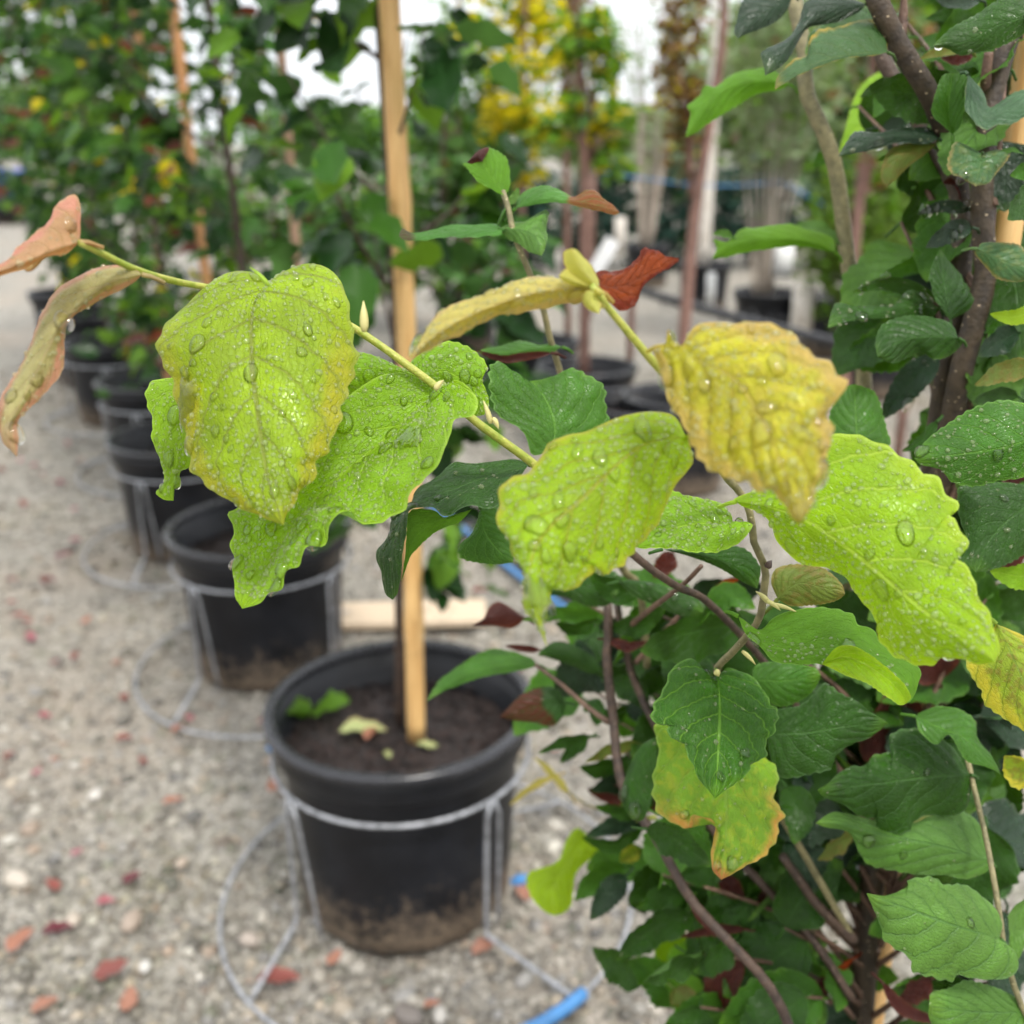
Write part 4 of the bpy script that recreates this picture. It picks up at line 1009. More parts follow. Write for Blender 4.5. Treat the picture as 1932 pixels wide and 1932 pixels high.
# twig A: from the trunk forward and out to the left
branch('D', [(150, 457, .325), (200, 482, .335), (255, 508, .348), (320, 528, .370), (390, 542, .392), (520, 562, .400), (640, 605, .402), (700, 640, .403), (770, 690, .404), (832, 737, .406), (900, 797, .410), (1000, 870, .42), (1050, 915, .43)], .0011, .0019, 'green', 'branch')
branch('D', [(1048, 913, .4295), (1100, 960, .44), (1205, 1055, .46), (1275, 1105, .48), (1340, 1140, .52), (1450, 1260, .58), (1560, 1420, .62), (1655, 1600, .64)], .0018, .0022, 'dark', 'branch')
# twig B: rising to the young top leaves
branch('TC', [(1310, 1480, .315), (1350, 1530, .315), (1400, 1600, .32), (1500, 1720, .325), (1600, 1840, .33), (1680, 1932, .335)], .0011, .0015, 'green', 'branch')
branch('MR', [(50, 150, .335), (250, 500, .36), (400, 735, .39), (470, 800, .395), (520, 940, .40), (530, 1050, .405), (590, 1190, .415), (585, 1300, .42), (560, 1450, .43), (480, 1560, .44), (400, 1650, .455), (340, 1750, .47)], .0013, .0022, 'olive', 'branch', P3('BR', [(420, 500, .55), (700, 900, .60), (1040, 1480, .64)]))
# shoot with brown-tipped leaves, behind
branch('TC', [(850, 990, .50), (880, 1080, .50), (905, 1200, .50), (950, 1320, .505), (1000, 1440, .51), (1060, 1600, .52), (1095, 1750, .53), (1140, 1900, .54), (1230, 2200, .56), (1450, 2900, .60)], .0014, .0026, 'olive', 'branch', P3('MC', [(1560, 1300, .62), (1600, 1700, .65)]))
# lower stems
branch('MC', [(1390, 1330, .62), (1400, 1500, .62), (1390, 1650, .62), (1420, 1930, .62)], .0028, .0032, 'dark', 'branch', P3('BR', [(-150, 700, .61), (20, 960, .60), (200, 1280, .59), (380, 1480, .585), (600, 1720, .58), (720, 1960, .58), (850, 2400, .60)]).tolist() + [[TX, TY, .30]])
branch('MC', [(1440, 1350, .66), (1460, 1480, .66), (1510, 1700, .66), (1570, 1860, .66)], .0024, .0028, 'dark', 'branch', P3('BR', [(40, 420, .65), (300, 900, .65), (800, 1450, .65), (1040, 1800, .65)]))
branch('MC', [(1790, 1410, .60), (1650, 1560, .61), (1540, 1680, .62)], .0012, .0018, 'branch', 'twig')
branch('MC', [(1020, 1690, .66), (1150, 1790, .65), (1290, 1910, .64), (1400, 1990, .63)], .0012, .0018, 'branch', 'twig')
branch('MC', [(1880, 1180, .47), (1780, 1280, .50), (1620, 1400, .56), (1500, 1500, .63)], .0011, .002, 'branch', 'twig')
branch('BR', [(680, 1060, .62), (780, 1200, .625), (850, 1300, .63), (1050, 1500, .64)], .0026, .0034, 'dark')
branch('BR', [(930, 1110, .66), (870, 1270, .66), (800, 1450, .66), (760, 1560, .66)], .0030, .0034, 'branch')
branch('BR', [(1640, 560, .52), (1680, 740, .515), (1720, 900, .51), (1770, 1150, .50), (1810, 1400, .495), (1830, 1560, .495), (1900, 1800, .50), (1930, 1950, .51)], .0013, .0020, 'olive', 'branch', [(TX + .04, TY - .03, .62), (TX, TY, .42)])

nleaf = [0]
def finish(M, Lf, Rt, mat, nh, up, drops, pet, kw, back=False):
    nleaf[0] += 1; sd_ = 1000 + nleaf[0]
    G, NN, N = leaf_grid(M, Lf, Rt, nh, up, seed=sd_, **kw)
    org = M[0]
    P = None
    if pet:
        T0 = nrm(M[0] - M[2])
        P = [M[0], M[0] + T0 * pet * .5 + np.array([0, 0, -.0012]), M[0] + T0 * pet + FW * pet * .5 + np.array([0, 0, -.003])]
    o = obj('leaf', leaf_mesh('leaf', G, N, L[mat], org, P), FT, org - FO)
    if drops: add_drops(o, G, NN, org, *drops[:2], sd_, **(drops[2] if len(drops) > 2 else {}))
    return o
def tleaf(fr, mid, left, right, d, mat, dl=0.004, dr=0.004, bow=0.0, nu=72, nh=10, drops=None, pet=0.006, flip=False, label=None, **kw):
    """a leaf laid through three traced curves: midrib, left edge, right edge (each from the base to the tip)"""
    f = lambda pts: np.array([px(fr, p) for p in pts], float)
    base, tip = mid[0], mid[-1]
    c = lambda pts: catmull(f([base] + list(pts) + ([tip] if tuple(pts[-1]) != tuple(tip) else [])), nu)
    m2, l2, r2 = catmull(f(mid), nu), c(left), c(right)
    u = np.linspace(0, 1, nu); dm = d[0] + (d[1] - d[0]) * u - bow * np.sin(math.pi * u)
    sh = np.sin(math.pi * u ** .8) ** .6
    un = lambda p2, dd: EYE + dd[:, None] * (FW + ((p2[:, :1] - 966) / FOC) * RT - ((p2[:, 1:] - 966) / FOC) * UP)
    M, Lf, Rt = un(m2, dm), un(l2, dm + dl * sh), un(r2, dm + dr * sh)
    k = dict(teeth=.026, puff=.16, relief=.046, wave=.06, nteeth=16); k.update(kw)
    o = finish(M, Lf, Rt, mat, nh, (FW if flip else -FW), drops, pet, k)
    if label: o['label'] = label
    return o
def sleaf(fr, pts, hw, d, mat, roll=0.0, fold=0.25, twist=0.0, nu=44, nh=6, drops=None, flip=False, pet=.008, **kw):
    """a leaf along a curve, half-width hw (picture units), rolled about its midrib away from facing the viewer"""
    k_ = 1.0 if fr == 'D' else KS
    q = catmull([px(fr, p) for p in pts], nu); u = np.linspace(0, 1, nu)
    dd = d[0] + (d[1] - d[0]) * u
    M = EYE + dd[:, None] * (FW + ((q[:, :1] - 966) / FOC) * RT - ((q[:, 1:] - 966) / FOC) * UP)
    h = hw * k_ / FOC * dd.mean() * prof(u)
    T = nrm(np.gradient(M, axis=0)); N0 = nrm(-FW - T * (T @ -FW)[:, None]); S = np.cross(T, N0)
    a = R(roll) + R(twist) * u
    Sd = S * np.cos(a)[:, None] + N0 * np.sin(a)[:, None]; Nd = nrm(np.cross(Sd, T)) 
    if np.sum(Nd * -FW) < 0 and abs(roll) < 90: Nd = -Nd
    Lf = M + (Sd * math.cos(fold) + Nd * math.sin(fold)) * h[:, None]
    Rt = M + (-Sd * math.cos(fold) + Nd * math.sin(fold)) * h[:, None]
    k = dict(teeth=.06, puff=-.12, relief=.05, wave=.18, nteeth=9); k.update(kw)
    return finish(M, Lf, Rt, mat, nh, (-Nd.mean(0) if flip else Nd.mean(0)), drops, pet, k)

# --- hero leaves, left
tleaf('D', [(150, 456), (110, 470), (60, 490), (0, 512), (-30, 530)], [(150, 410), (146, 370), (110, 385), (95, 405), (60, 440), (20, 485), (-10, 505)], [(120, 475), (80, 485), (40, 503), (0, 520)], (.325, .312), 'bronze', dl=.012, dr=.02, puff=.1, relief=.04, drops=(60, 3), label='folded bronze pink leaf at the tip of the long twig')
tleaf('D', [(268, 518), (215, 530), (160, 570), (110, 625), (70, 700), (35, 770), (18, 810), (32, 862)], [(240, 500), (180, 503), (120, 540), (75, 605), (40, 680), (10, 735), (0, 775), (4, 830), (20, 850)], [(250, 535), (200, 560), (150, 590), (125, 625), (122, 680), (105, 720), (60, 770), (33, 800), (35, 830)], (.345, .325), 'bronze2', dl=.014, dr=.006, puff=.25, relief=.04, drops=(150, 10), label='drooping bronze leaf hanging below the long twig')
tleaf('TL', [(1405, 1485), (1335, 1550), (1305, 1650), (1305, 1820), (1312, 1960), (1340, 2160), (1365, 2330), (1395, 2500), (1470, 2724)],
      [(1370, 1440), (1300, 1415), (1180, 1410), (1060, 1470), (960, 1560), (870, 1660), (825, 1760), (815, 1830), (850, 1910), (890, 1990), (900, 2090), (930, 2210), (945, 2300), (970, 2400), (978, 2450), (1050, 2495), (1080, 2545), (1180, 2595), (1240, 2640), (1320, 2668), (1400, 2700)],
      [(1425, 1450), (1500, 1388), (1580, 1360), (1680, 1390), (1760, 1460), (1810, 1560), (1830, 1660), (1850, 1780), (1865, 1840), (1830, 1975), (1800, 2075), (1780, 2135), (1790, 2195), (1740, 2265), (1720, 2345), (1650, 2395), (1640, 2485), (1560, 2535), (1540, 2595), (1490, 2660)],
      (.385, .345), 'yellowgreen', dl=.016, dr=.016, bow=.006, nu=110, nh=14, drops=(1500, 44, dict(film=1)), puff=.20, relief=.012, label='large wet yellow-green leaf with bronze edge, hanging from the long twig')
tleaf('MC', [(500, 285), (400, 375), (300, 470), (150, 600), (0, 720), (-130, 850), (-260, 1010), (-360, 1170), (-500, 1400)],
      [(470, 230), (430, 200), (340, 180), (230, 190), (110, 240), (0, 300), (-200, 430), (-420, 650), (-540, 850), (-595, 900), (-545, 1000), (-572, 1060), (-540, 1130), (-555, 1175), (-540, 1250), (-535, 1340)],
      [(540, 270), (600, 215), (655, 232), (712, 300), (690, 382), (597, 405), (580, 480), (555, 560), (545, 640), (500, 720), (450, 770), (400, 800), (370, 880), (300, 930), (160, 955), (90, 930), (60, 880), (0, 895), (-30, 935), (-50, 1010), (-70, 1080), (-155, 1090), (-180, 1190), (-256, 1210), (-290, 1300), (-356, 1320), (-406, 1370)],
      (.408, .375), 'bright', dl=.006, dr=-.028, nu=110, nh=13, drops=(2000, 40, dict(rbig=(.0014, .0046), film=1)), puff=.10, relief=.028, label='large bright green leaf beaded with water behind the yellow-green one')
tleaf('ML', [(1250, 150), (1050, 300), (930, 550), (900, 840)], [(1100, 120), (900, 195), (790, 210), (750, 260), (760, 340), (790, 420), (785, 520), (830, 640), (850, 740), (805, 800), (850, 835)], [(1250, 300), (1150, 500), (1020, 650), (940, 690), (930, 760), (890, 790)], (.425, .42), 'bright', drops=(500, 14), label='bright green leaf peeping out behind the large yellow-green leaf')
tleaf('MC', [(430, 200), (560, 170), (680, 260), (755, 395)], [(370, 130), (450, 60), (560, 10), (650, 25), (720, 70), (772, 140), (745, 210), (775, 290), (780, 340)], [(480, 300), (600, 350), (700, 400)], (.425, .43), 'bright', drops=(420, 16), label='bright wet leaf behind the twig, above the beaded one')
tleaf('MC', [(420, 190), (250, 150), (60, 160), (-80, 220)], [(320, 150), (230, 105), (150, 75), (75, 68), (0, 90)], [(300, 260), (100, 300), (-50, 280)], (.43, .425), 'bright', drops=(180, 6))
tleaf('MC', [(1110, 580), (1120, 450), (1080, 330), (1000, 218)], [(1000, 600), (950, 480), (860, 420), (790, 340), (765, 220), (770, 150), (810, 110), (860, 130), (900, 180), (960, 222)], [(1250, 560), (1400, 480), (1412, 410), (1385, 330), (1380, 250), (1300, 190), (1230, 140), (1140, 180), (1060, 212)], (.46, .47), 'mid', dl=-.008, dr=.012, puff=.06, wave=.05)
tleaf('MC', [(985, 655), (820, 700), (600, 780), (420, 850), (320, 960), (270, 1120), (280, 1355)], [(940, 632), (860, 625), (700, 640), (600, 640), (520, 720), (400, 790), (370, 870), (270, 930), (260, 1020), (200, 1110), (220, 1200), (240, 1320)], [(900, 780), (800, 870), (680, 870), (560, 935), (490, 880), (370, 880), (350, 980), (335, 1180), (310, 1310)], (.43, .42), 'dark', dl=.016, dr=-.012, drops=(30, 5), relief=.03, label='dark glossy leaf with a wet tip below the beaded green leaf')
tleaf('MC', [(690, 885), (500, 950), (370, 1070), (325, 1260)], [(560, 935), (490, 885), (372, 890), (352, 980), (338, 1180)], [(620, 950), (480, 1020), (390, 1110), (345, 1200)], (.425, .42), 'lit', dl=-.004, dr=.006, pet=0, nh=5)
tleaf('MC', [(735, 880), (760, 1000), (830, 1100), (905, 1160)], [(720, 930), (690, 1010), (620, 1080), (630, 1140), (720, 1165), (820, 1172)], [(800, 870), (870, 960), (910, 1080)], (.455, .45), 'mid')
# --- centre
tleaf('MC', [(1800, 510), (1680, 520), (1550, 565), (1400, 690), (1250, 840), (1110, 960), (1010, 1100), (985, 1300), (1030, 1460), (1080, 1600)],
      [(1790, 480), (1740, 400), (1620, 378), (1450, 410), (1280, 480), (1130, 510), (1060, 580), (1000, 670), (900, 715), (830, 755), (820, 850), (812, 970), (880, 1040), (890, 1110), (960, 1200), (955, 1300), (962, 1390), (1020, 1480)],
      [(1825, 560), (1835, 640), (1790, 700), (1730, 770), (1690, 890), (1660, 970), (1560, 1090), (1480, 1180), (1380, 1230), (1340, 1200), (1280, 1260), (1200, 1310), (1120, 1300), (1100, 1370), (1070, 1400), (1050, 1490)],
      (.330, .295), 'centre', dl=.012, dr=.016, bow=.004, nu=110, nh=13, drops=(1300, 34, dict(film=1)), puff=.18, relief=.035, label='large blurred yellow-green leaf with a long drip tip in the centre')
tleaf('MR', [(70, 40), (250, 120), (430, 210), (560, 400), (650, 600), (730, 800), (770, 965)],
      [(90, -46), (105, 34), (160, 44), (230, -56), (330, -86), (480, -101), (650, -76), (760, -16), (820, 74), (930, 130), (1000, 190), (1020, 260), (925, 370), (955, 440), (945, 520), (920, 580), (910, 660), (860, 760), (830, 870)],
      [(10, 60), (40, 140), (70, 240), (90, 330), (160, 450), (200, 560), (260, 660), (340, 700), (430, 750), (500, 745), (550, 812), (610, 790), (690, 870), (720, 930)],
      (.300, .262), 'gold', dl=.014, dr=.010, bow=.004, nu=110, nh=13, drops=(800, 46), puff=.18, relief=.075, crump=.018, teeth=.03, label='crumpled golden yellow leaf, nearest to the viewer')
tleaf('TC', [(1335, 1500), (1200, 1495), (1000, 1525), (800, 1590), (600, 1680), (450, 1780), (370, 1870)], [(1250, 1470), (1100, 1458), (950, 1462), (800, 1505), (650, 1565), (520, 1635), (440, 1740)], [(1260, 1570), (1100, 1590), (950, 1620), (800, 1660), (680, 1715), (560, 1765), (450, 1830)], (.318, .300), 'goldbronze', dl=.020, dr=.010, puff=.2, relief=.06, drops=(260, 8), label='arching golden bronze leaf reaching left from the young shoot')
tleaf('TC', [(1345, 1500), (1265, 1400), (1205, 1288)], [(1250, 1470), (1175, 1390), (1165, 1310)], [(1345, 1440), (1300, 1365), (1240, 1300)], (.315, .312), 'pale', dl=.004, dr=.006, nu=24, nh=5, pet=.003, label='pale folded young leaf at the shoot tip')
tleaf('TC', [(1340, 1495), (1240, 1470), (1140, 1430)], [(1250, 1430), (1180, 1395)], [(1260, 1490), (1180, 1470)], (.316, .312), 'pale', nu=18, nh=4, pet=.003)
tleaf('TC', [(1330, 1510), (1300, 1560), (1350, 1628)], [(1280, 1510), (1262, 1560), (1290, 1605)], [(1345, 1530), (1365, 1580)], (.312, .312), 'pale', nu=18, nh=4, pet=.003)
tleaf('TC', [(1355, 1490), (1480, 1480), (1600, 1420), (1765, 1345)], [(1340, 1405), (1450, 1410), (1540, 1345), (1580, 1280), (1650, 1300), (1700, 1335)], [(1385, 1560), (1430, 1600), (1490, 1612), (1550, 1565), (1570, 1500), (1620, 1450), (1700, 1400)], (.335, .345), 'rust', dl=.010, dr=-.006, puff=.15, crump=.04, relief=.05, label='curled rust brown dead leaf beside the young shoot tip')
# --- right
tleaf('MR', [(440, 845), (620, 875), (820, 955), (1040, 1110), (1250, 1280), (1500, 1480), (1780, 1675)],
      [(430, 828), (530, 790), (640, 760), (760, 640), (860, 540), (960, 490), (1080, 500), (1180, 530), (1300, 590), (1400, 660), (1480, 700), (1540, 780), (1600, 860), (1540, 885), (1600, 960), (1640, 1020), (1645, 1080), (1590, 1130), (1660, 1190), (1690, 1260), (1700, 1330), (1750, 1400), (1780, 1500), (1808, 1610)],
      [(470, 870), (560, 900), (620, 960), (650, 1040), (700, 1100), (780, 1170), (900, 1190), (1000, 1240), (1050, 1320), (1120, 1400), (1170, 1480), (1180, 1560), (1240, 1640), (1340, 1690), (1450, 1702), (1500, 1660), (1600, 1662), (1700, 1692)],
      (.375, .318), 'lime', dl=.010, dr=.014, nu=110, nh=13, drops=(1100, 16), puff=.14, relief=.034, label='large bright lime leaf with a wavy edge at the right')
tleaf('MR', [(450, 1440), (600, 1590), (780, 1615), (940, 1605), (1060, 1605), (1190, 1685), (1290, 1780), (1320, 1888)], [(560, 1510), (640, 1440), (740, 1400), (900, 1400), (1040, 1430), (1080, 1482), (1150, 1490), (1210, 1590), (1300, 1640), (1392, 1720), (1370, 1830), (1345, 1880)], [(490, 1530), (570, 1610), (640, 1680), (760, 1688), (880, 1690), (1000, 1735), (1130, 1790), (1220, 1850), (1280, 1900)], (.405, .395), 'lit', dl=.014, dr=-.004, puff=.05, relief=.03, drops=(160, 3, dict(srange=(-.3, .9))), label='lime green folded leaf under the large lime leaf')
tleaf('MR', [(885, 1688), (1010, 1650), (1160, 1720), (1270, 1810), (1322, 1892)], [(960, 1602), (1055, 1594), (1180, 1672), (1290, 1765), (1345, 1850)], [(1000, 1742), (1130, 1800), (1230, 1865), (1285, 1902)], (.392, .386), 'lime', dl=-.002, dr=-.006, pet=0, nh=6, label='bright lime turned-up edge of the folded leaf')
tleaf('MR', [(655, 1350), (760, 1270), (880, 1290), (1005, 1325)], [(620, 1260), (650, 1190), (760, 1165), (880, 1180), (980, 1260)], [(720, 1385), (850, 1385), (960, 1360)], (.43, .425), 'olive', relief=.06, label='small olive leaf with a brown network between the veins')
tleaf('MR', [(420, 975), (250, 960), (100, 985), (-60, 1010), (-150, 1045)], [(415, 920), (360, 870), (280, 830), (180, 800), (100, 785), (0, 800), (-90, 880)], [(520, 958), (500, 1020), (430, 1080), (330, 1105), (200, 1112), (80, 1092), (-60, 1085)], (.40, .39), 'bright', dl=.012, dr=-.006, drops=(600, 9), label='bright beaded leaf between the two big yellow leaves')
tleaf('MR', [(60, 1092), (300, 1130), (450, 1200), (548, 1297)], [(250, 1082), (470, 1080), (560, 1170), (562, 1240)], [(200, 1130), (350, 1190), (470, 1262)], (.45, .46), 'dark', puff=.1)
tleaf('BR', [(345, 125), (355, 300), (345, 550), (330, 762)], [(300, 128), (260, 115), (220, 42), (150, 60), (90, 110), (60, 190), (0, 280), (0, 360), (75, 375), (80, 450), (165, 480), (175, 540), (215, 600), (240, 650), (275, 700)], [(370, 105), (395, 88), (460, 100), (540, 140), (590, 200), (620, 280), (660, 310), (655, 370), (640, 430), (605, 460), (605, 540), (530, 580), (500, 640), (450, 680), (390, 720)], (.455, .418), 'deep', dl=.008, dr=.008, nu=110, nh=11, puff=.16, relief=.075, drops=(40, 4), label='dark green toothed leaf with clear veins, hanging in front of the burnt-edged one')
tleaf('BR', [(330, 350), (370, 600), (390, 850), (362, 1185)], [(200, 365), (20, 380), (20, 450), (30, 540), (5, 620), (0, 750), (30, 840), (90, 880), (170, 922), (190, 860), (240, 850), (322, 890), (310, 1040), (315, 1130)], [(480, 420), (600, 550), (650, 590), (665, 670), (640, 740), (650, 790), (697, 850), (660, 910), (668, 960), (600, 1060), (500, 1110), (430, 1150)], (.492, .458), 'burnt', dl=.010, dr=.010, nu=110, nh=11, drops=(60, 4), puff=.14, label='yellow-green leaf with orange burnt edge and red tip')
tleaf('BR', [(600, 430), (800, 420), (1000, 390), (1228, 370)], [(640, 310), (760, 280), (840, 220), (900, 160), (980, 210), (1060, 250), (1120, 300)], [(620, 560), (660, 650), (740, 662), (860, 632), (930, 612), (960, 540), (1050, 480), (1130, 450)], (.50, .49), 'dark', puff=.06)
tleaf('BR', [(520, 150), (700, 150), (880, 125)], [(540, 75), (640, 48), (750, 58), (850, 85)], [(620, 270), (700, 285), (790, 250), (850, 190)], (.515, .51), 'mid')
tleaf('BR', [(1655, 640), (1450, 650), (1200, 680), (860, 720)], [(1560, 500), (1400, 400), (1270, 410), (1230, 450), (1260, 510), (1150, 530), (1110, 590), (1040, 592), (960, 640), (920, 680)], [(1640, 800), (1560, 860), (1440, 852), (1370, 880), (1310, 950), (1240, 952), (1170, 920), (1180, 880), (1080, 860), (1000, 800), (900, 760)], (.515, .50), 'dark', dl=.01, dr=.008, puff=.1, wave=.05, drops=(6, 2))
tleaf('BR', [(1750, 1085), (1500, 1010), (1250, 960), (1000, 900), (850, 890)], [(1742, 1000), (1700, 900), (1620, 830), (1450, 850), (1300, 900), (1100, 860), (950, 830)], [(1745, 1140), (1640, 1182), (1520, 1160), (1380, 1162), (1240, 1140), (1120, 1110), (1070, 1040), (1020, 940), (900, 912)], (.52, .505), 'soft', dl=.012, dr=.004, puff=.05, drops=(6, 2))
tleaf('BR', [(1808, 1490), (1600, 1430), (1350, 1340), (1115, 1255)], [(1812, 1400), (1740, 1290), (1640, 1210), (1510, 1200), (1450, 1160), (1340, 1180), (1330, 1220), (1220, 1265)], [(1895, 1560), (1900, 1640), (1830, 1692), (1700, 1702), (1600, 1690), (1570, 1726), (1450, 1700), (1340, 1660), (1330, 1600), (1250, 1540), (1200, 1500), (1190, 1420), (1140, 1310)], (.485, .465), 'soft', dl=.014, dr=.004, nu=110, nh=11, puff=.1, relief=.03, drops=(6, 2), label='soft green leaf with strong veins in front of the dark trunk')
tleaf('BR', [(1960, 1870), (1700, 1870), (1440, 1840)], [(1900, 1800), (1760, 1730), (1640, 1700), (1550, 1742), (1450, 1762)], [(1930, 1990), (1700, 2060), (1500, 1990), (1440, 1900)], (.50, .49), 'soft', puff=.1, relief=.03)
sleaf('BR', [(1990, 1240), (1890, 1400), (1880, 1650)], 80, (.53, .52), 'soft', 20)
tleaf('BR', [(1370, 335), (1480, 390), (1620, 450), (1700, 520), (1812, 640)], [(1400, 315), (1500, 280), (1600, 300), (1680, 370), (1692, 440), (1760, 540)], [(1390, 420), (1480, 482), (1540, 430), (1620, 560), (1740, 600)], (.50, .49), 'mid', dl=.01, dr=-.004)
tleaf('MR', [(1790, 1480), (1870, 1640), (1960, 1850), (2060, 2080)], [(1720, 1560), (1625, 1690), (1700, 1830), (1730, 1900), (1850, 1990), (2000, 2080)], [(1900, 1530), (2010, 1600), (2090, 1780), (2110, 1950)], (.42, .41), 'blotchy', dl=.008, dr=.012, label='blotchy yellow-green leaf with brown specks at the right border')
sleaf('BR', [(2040, 600), (1930, 620), (1830, 540)], 110, (.49, .48), 'blotchy', 20)
tleaf('MR', [(2060, 480), (1850, 560), (1600, 600), (1365, 625)], [(2000, 360), (1932, 330), (1800, 318), (1650, 360), (1530, 440), (1430, 520), (1375, 590)], [(2020, 640), (1932, 722), (1800, 742), (1680, 770), (1560, 750), (1500, 682), (1400, 655)], (.425, .44), 'mid', dl=.010, dr=.004, puff=.08, drops=(200, 3), relief=.02, label='mid green leaf with fine beads at the right border')
tleaf('MR', [(2060, 800), (1900, 900), (1750, 1050), (1680, 1210)], [(1850, 745), (1590, 760), (1590, 900), (1640, 1050), (1608, 1160)], [(2050, 1000), (1932, 1130), (1760, 1202)], (.475, .465), 'dark', relief=.02, drops=(20, 2))
sleaf('MR', [(2060, 1180), (1930, 1230), (1755, 1205)], 85, (.48, .47), 'bright', 15)
tleaf('MR', [(1070, 570), (1060, 400), (1050, 235)], [(930, 540), (918, 400), (950, 310), (1000, 250)], [(1228, 560), (1230, 470), (1200, 380), (1168, 290), (1130, 255)], (.50, .51), 'mid')
sleaf('MR', [(1490, 90), (1350, 220), (1190, 420)], 90, (.55, .57), 'blue', -20, drops=(6, 2))
sleaf('MR', [(1480, 430), (1400, 530), (1300, 585)], 40, (.53, .53), 'dark', 10)
# --- top right
tleaf('TR', [(720, 440), (560, 420), (350, 480), (175, 715)], [(640, 370), (560, 350), (430, 380), (330, 452), (280, 440), (250, 490), (182, 550), (200, 590)], [(650, 472), (540, 492), (420, 570), (300, 640), (230, 690)], (.61, .59), 'lit', dl=.01, dr=.008, label='backlit green leaf reaching left from the thin olive stem')
tleaf('TR', [(730, -20), (600, 60), (500, 130), (450, 202)], [(640, -40), (480, -10), (440, 110), (428, 170)], [(700, 60), (620, 132), (500, 175)], (.55, .54), 'blue')
tleaf('TR', [(1110, 20), (900, 60), (750, 190), (590, 392)], [(950, -30), (800, 10), (760, 120), (700, 200), (570, 270), (578, 330)], [(1080, 60), (950, 122), (820, 142), (760, 222), (710, 310), (650, 362)], (.52, .50), 'blue', relief=.03)
tleaf('TR', [(1225, 272), (1050, 282), (850, 332), (640, 465)], [(1215, 180), (1130, 112), (1000, 115), (880, 145), (820, 210), (806, 290), (740, 300), (655, 390)], [(1150, 288), (1000, 305), (860, 352), (740, 405)], (.50, .49), 'yelledge', dl=.014, dr=-.002, relief=.035, puff=.1, label='dark leaf with yellow-orange edge beside the upper stem')
tleaf('TR', [(955, 1310), (800, 1250), (600, 1240), (420, 1270), (313, 1342)], [(930, 1220), (760, 1180), (700, 1165), (560, 1170), (470, 1182), (420, 1230), (380, 1262), (320, 1240), (338, 1290)], [(900, 1300), (780, 1280), (640, 1288), (500, 1312), (400, 1332)], (.61, .59), 'lit', dl=.014, dr=.004, label='backlit green leaf low on the thin olive stem')
sleaf('TR', [(965, 1250), (850, 1180), (745, 1170)], 55, (.63, .64), 'soft', -30)
sleaf('TR', [(420, 1230), (370, 1210), (318, 1215)], 25, (.60, .60), 'soft', 0)
tleaf('TR', [(1490, 720), (1250, 705), (1100, 750), (968, 812)], [(1430, 655), (1300, 668), (1200, 688), (1070, 675), (1010, 740)], [(1420, 750), (1300, 738), (1200, 765), (1080, 792)], (.525, .515), 'blue', dl=.012, dr=0, drops=(6, 2))
tleaf('TR', [(1485, 745), (1350, 790), (1260, 860), (1220, 972)], [(1350, 740), (1240, 770), (1200, 840), (1190, 925)], [(1420, 800), (1330, 870), (1270, 930)], (.53, .52), 'olive')
sleaf('TR', [(1440, 760), (1300, 780), (1170, 835)], 38, (.54, .54), 'mid', 30)
sleaf('TR', [(1290, 500), (1200, 520), (1150, 610)], 60, (.56, .55), 'mid', 10)
sleaf('TR', [(1290, 470), (1180, 440), (1080, 505)], 45, (.57, .56), 'dark', 40)
tleaf('TR', [(1560, 700), (1540, 570), (1560, 380)], [(1500, 640), (1448, 570), (1480, 460), (1510, 390)], [(1605, 650), (1622, 560), (1632, 450), (1640, 382)], (.50, .50), 'mid', dl=-.006, dr=-.004)
tleaf('TR', [(1640, 388), (1680, 520), (1730, 605), (1850, 575), (2010, 545)], [(1625, 480), (1640, 580), (1720, 684), (1790, 652), (1900, 632)], [(1700, 450), (1745, 560), (1850, 500), (1960, 470)], (.49, .48), 'paleedge', dl=-.004, dr=.014, label='grey-green curled leaf with pale edge across the right trunk')
tleaf('TR', [(1715, 800), (1700, 880), (1680, 967)], [(1640, 755), (1560, 750), (1532, 860), (1560, 910), (1620, 932)], [(1790, 775), (1862, 772), (1850, 830), (1790, 900), (1750, 952)], (.49, .48), 'orangedge', dl=.006, dr=.006, relief=.05, drops=(6, 2), label='small green leaf with orange edge in front of the right trunk')
sleaf('TR', [(1800, 800), (1870, 780), (1930, 800)], 22, (.49, .49), 'mid', 30)
tleaf('TR', [(2020, 70), (1800, 130), (1650, 210), (1455, 240)], [(1932, -20), (1800, 0), (1700, 60), (1560, 140)], [(1932, 175), (1800, 252), (1690, 272), (1600, 290), (1530, 252)], (.46, .47), 'dark', relief=.03, drops=(6, 2))
sleaf('TR', [(1620, 250), (1500, 265), (1390, 305)], 32, (.50, .50), 'olive', 15)
sleaf('TR', [(1690, 250), (1590, 310), (1500, 300)], 34, (.52, .52), 'redbrown', 15)
sleaf('TR', [(1680, 100), (1540, 80), (1420, 100)], 45, (.56, .55), 'dark', 10)
sleaf('TR', [(1700, 0), (1560, 20), (1460, -10)], 50, (.54, .53), 'blue', -10)
tleaf('TR', [(1290, 430), (1150, 560), (968, 802)], [(1200, 370), (1090, 440), (1040, 540), (1000, 680)], [(1345, 600), (1250, 690), (1100, 745)], (.72, .70), 'bright', puff=.1, label='large pale green blurred leaf behind the upper stems')
sleaf('TR', [(960, 830), (890, 820), (840, 870)], 45, (.66, .66), 'mid', 10)
tleaf('TR', [(1495, 1600), (1300, 1595), (1100, 1640), (913, 1702)], [(1420, 1540), (1330, 1510), (1250, 1580), (1150, 1580), (1060, 1592), (960, 1570), (928, 1630)], [(1450, 1645), (1300, 1650), (1100, 1655), (1000, 1680)], (.52, .50), 'dark', dl=.012, dr=0, drops=(30, 8), relief=.03, label='dark wet leaf with a shining tip beside the right trunk')
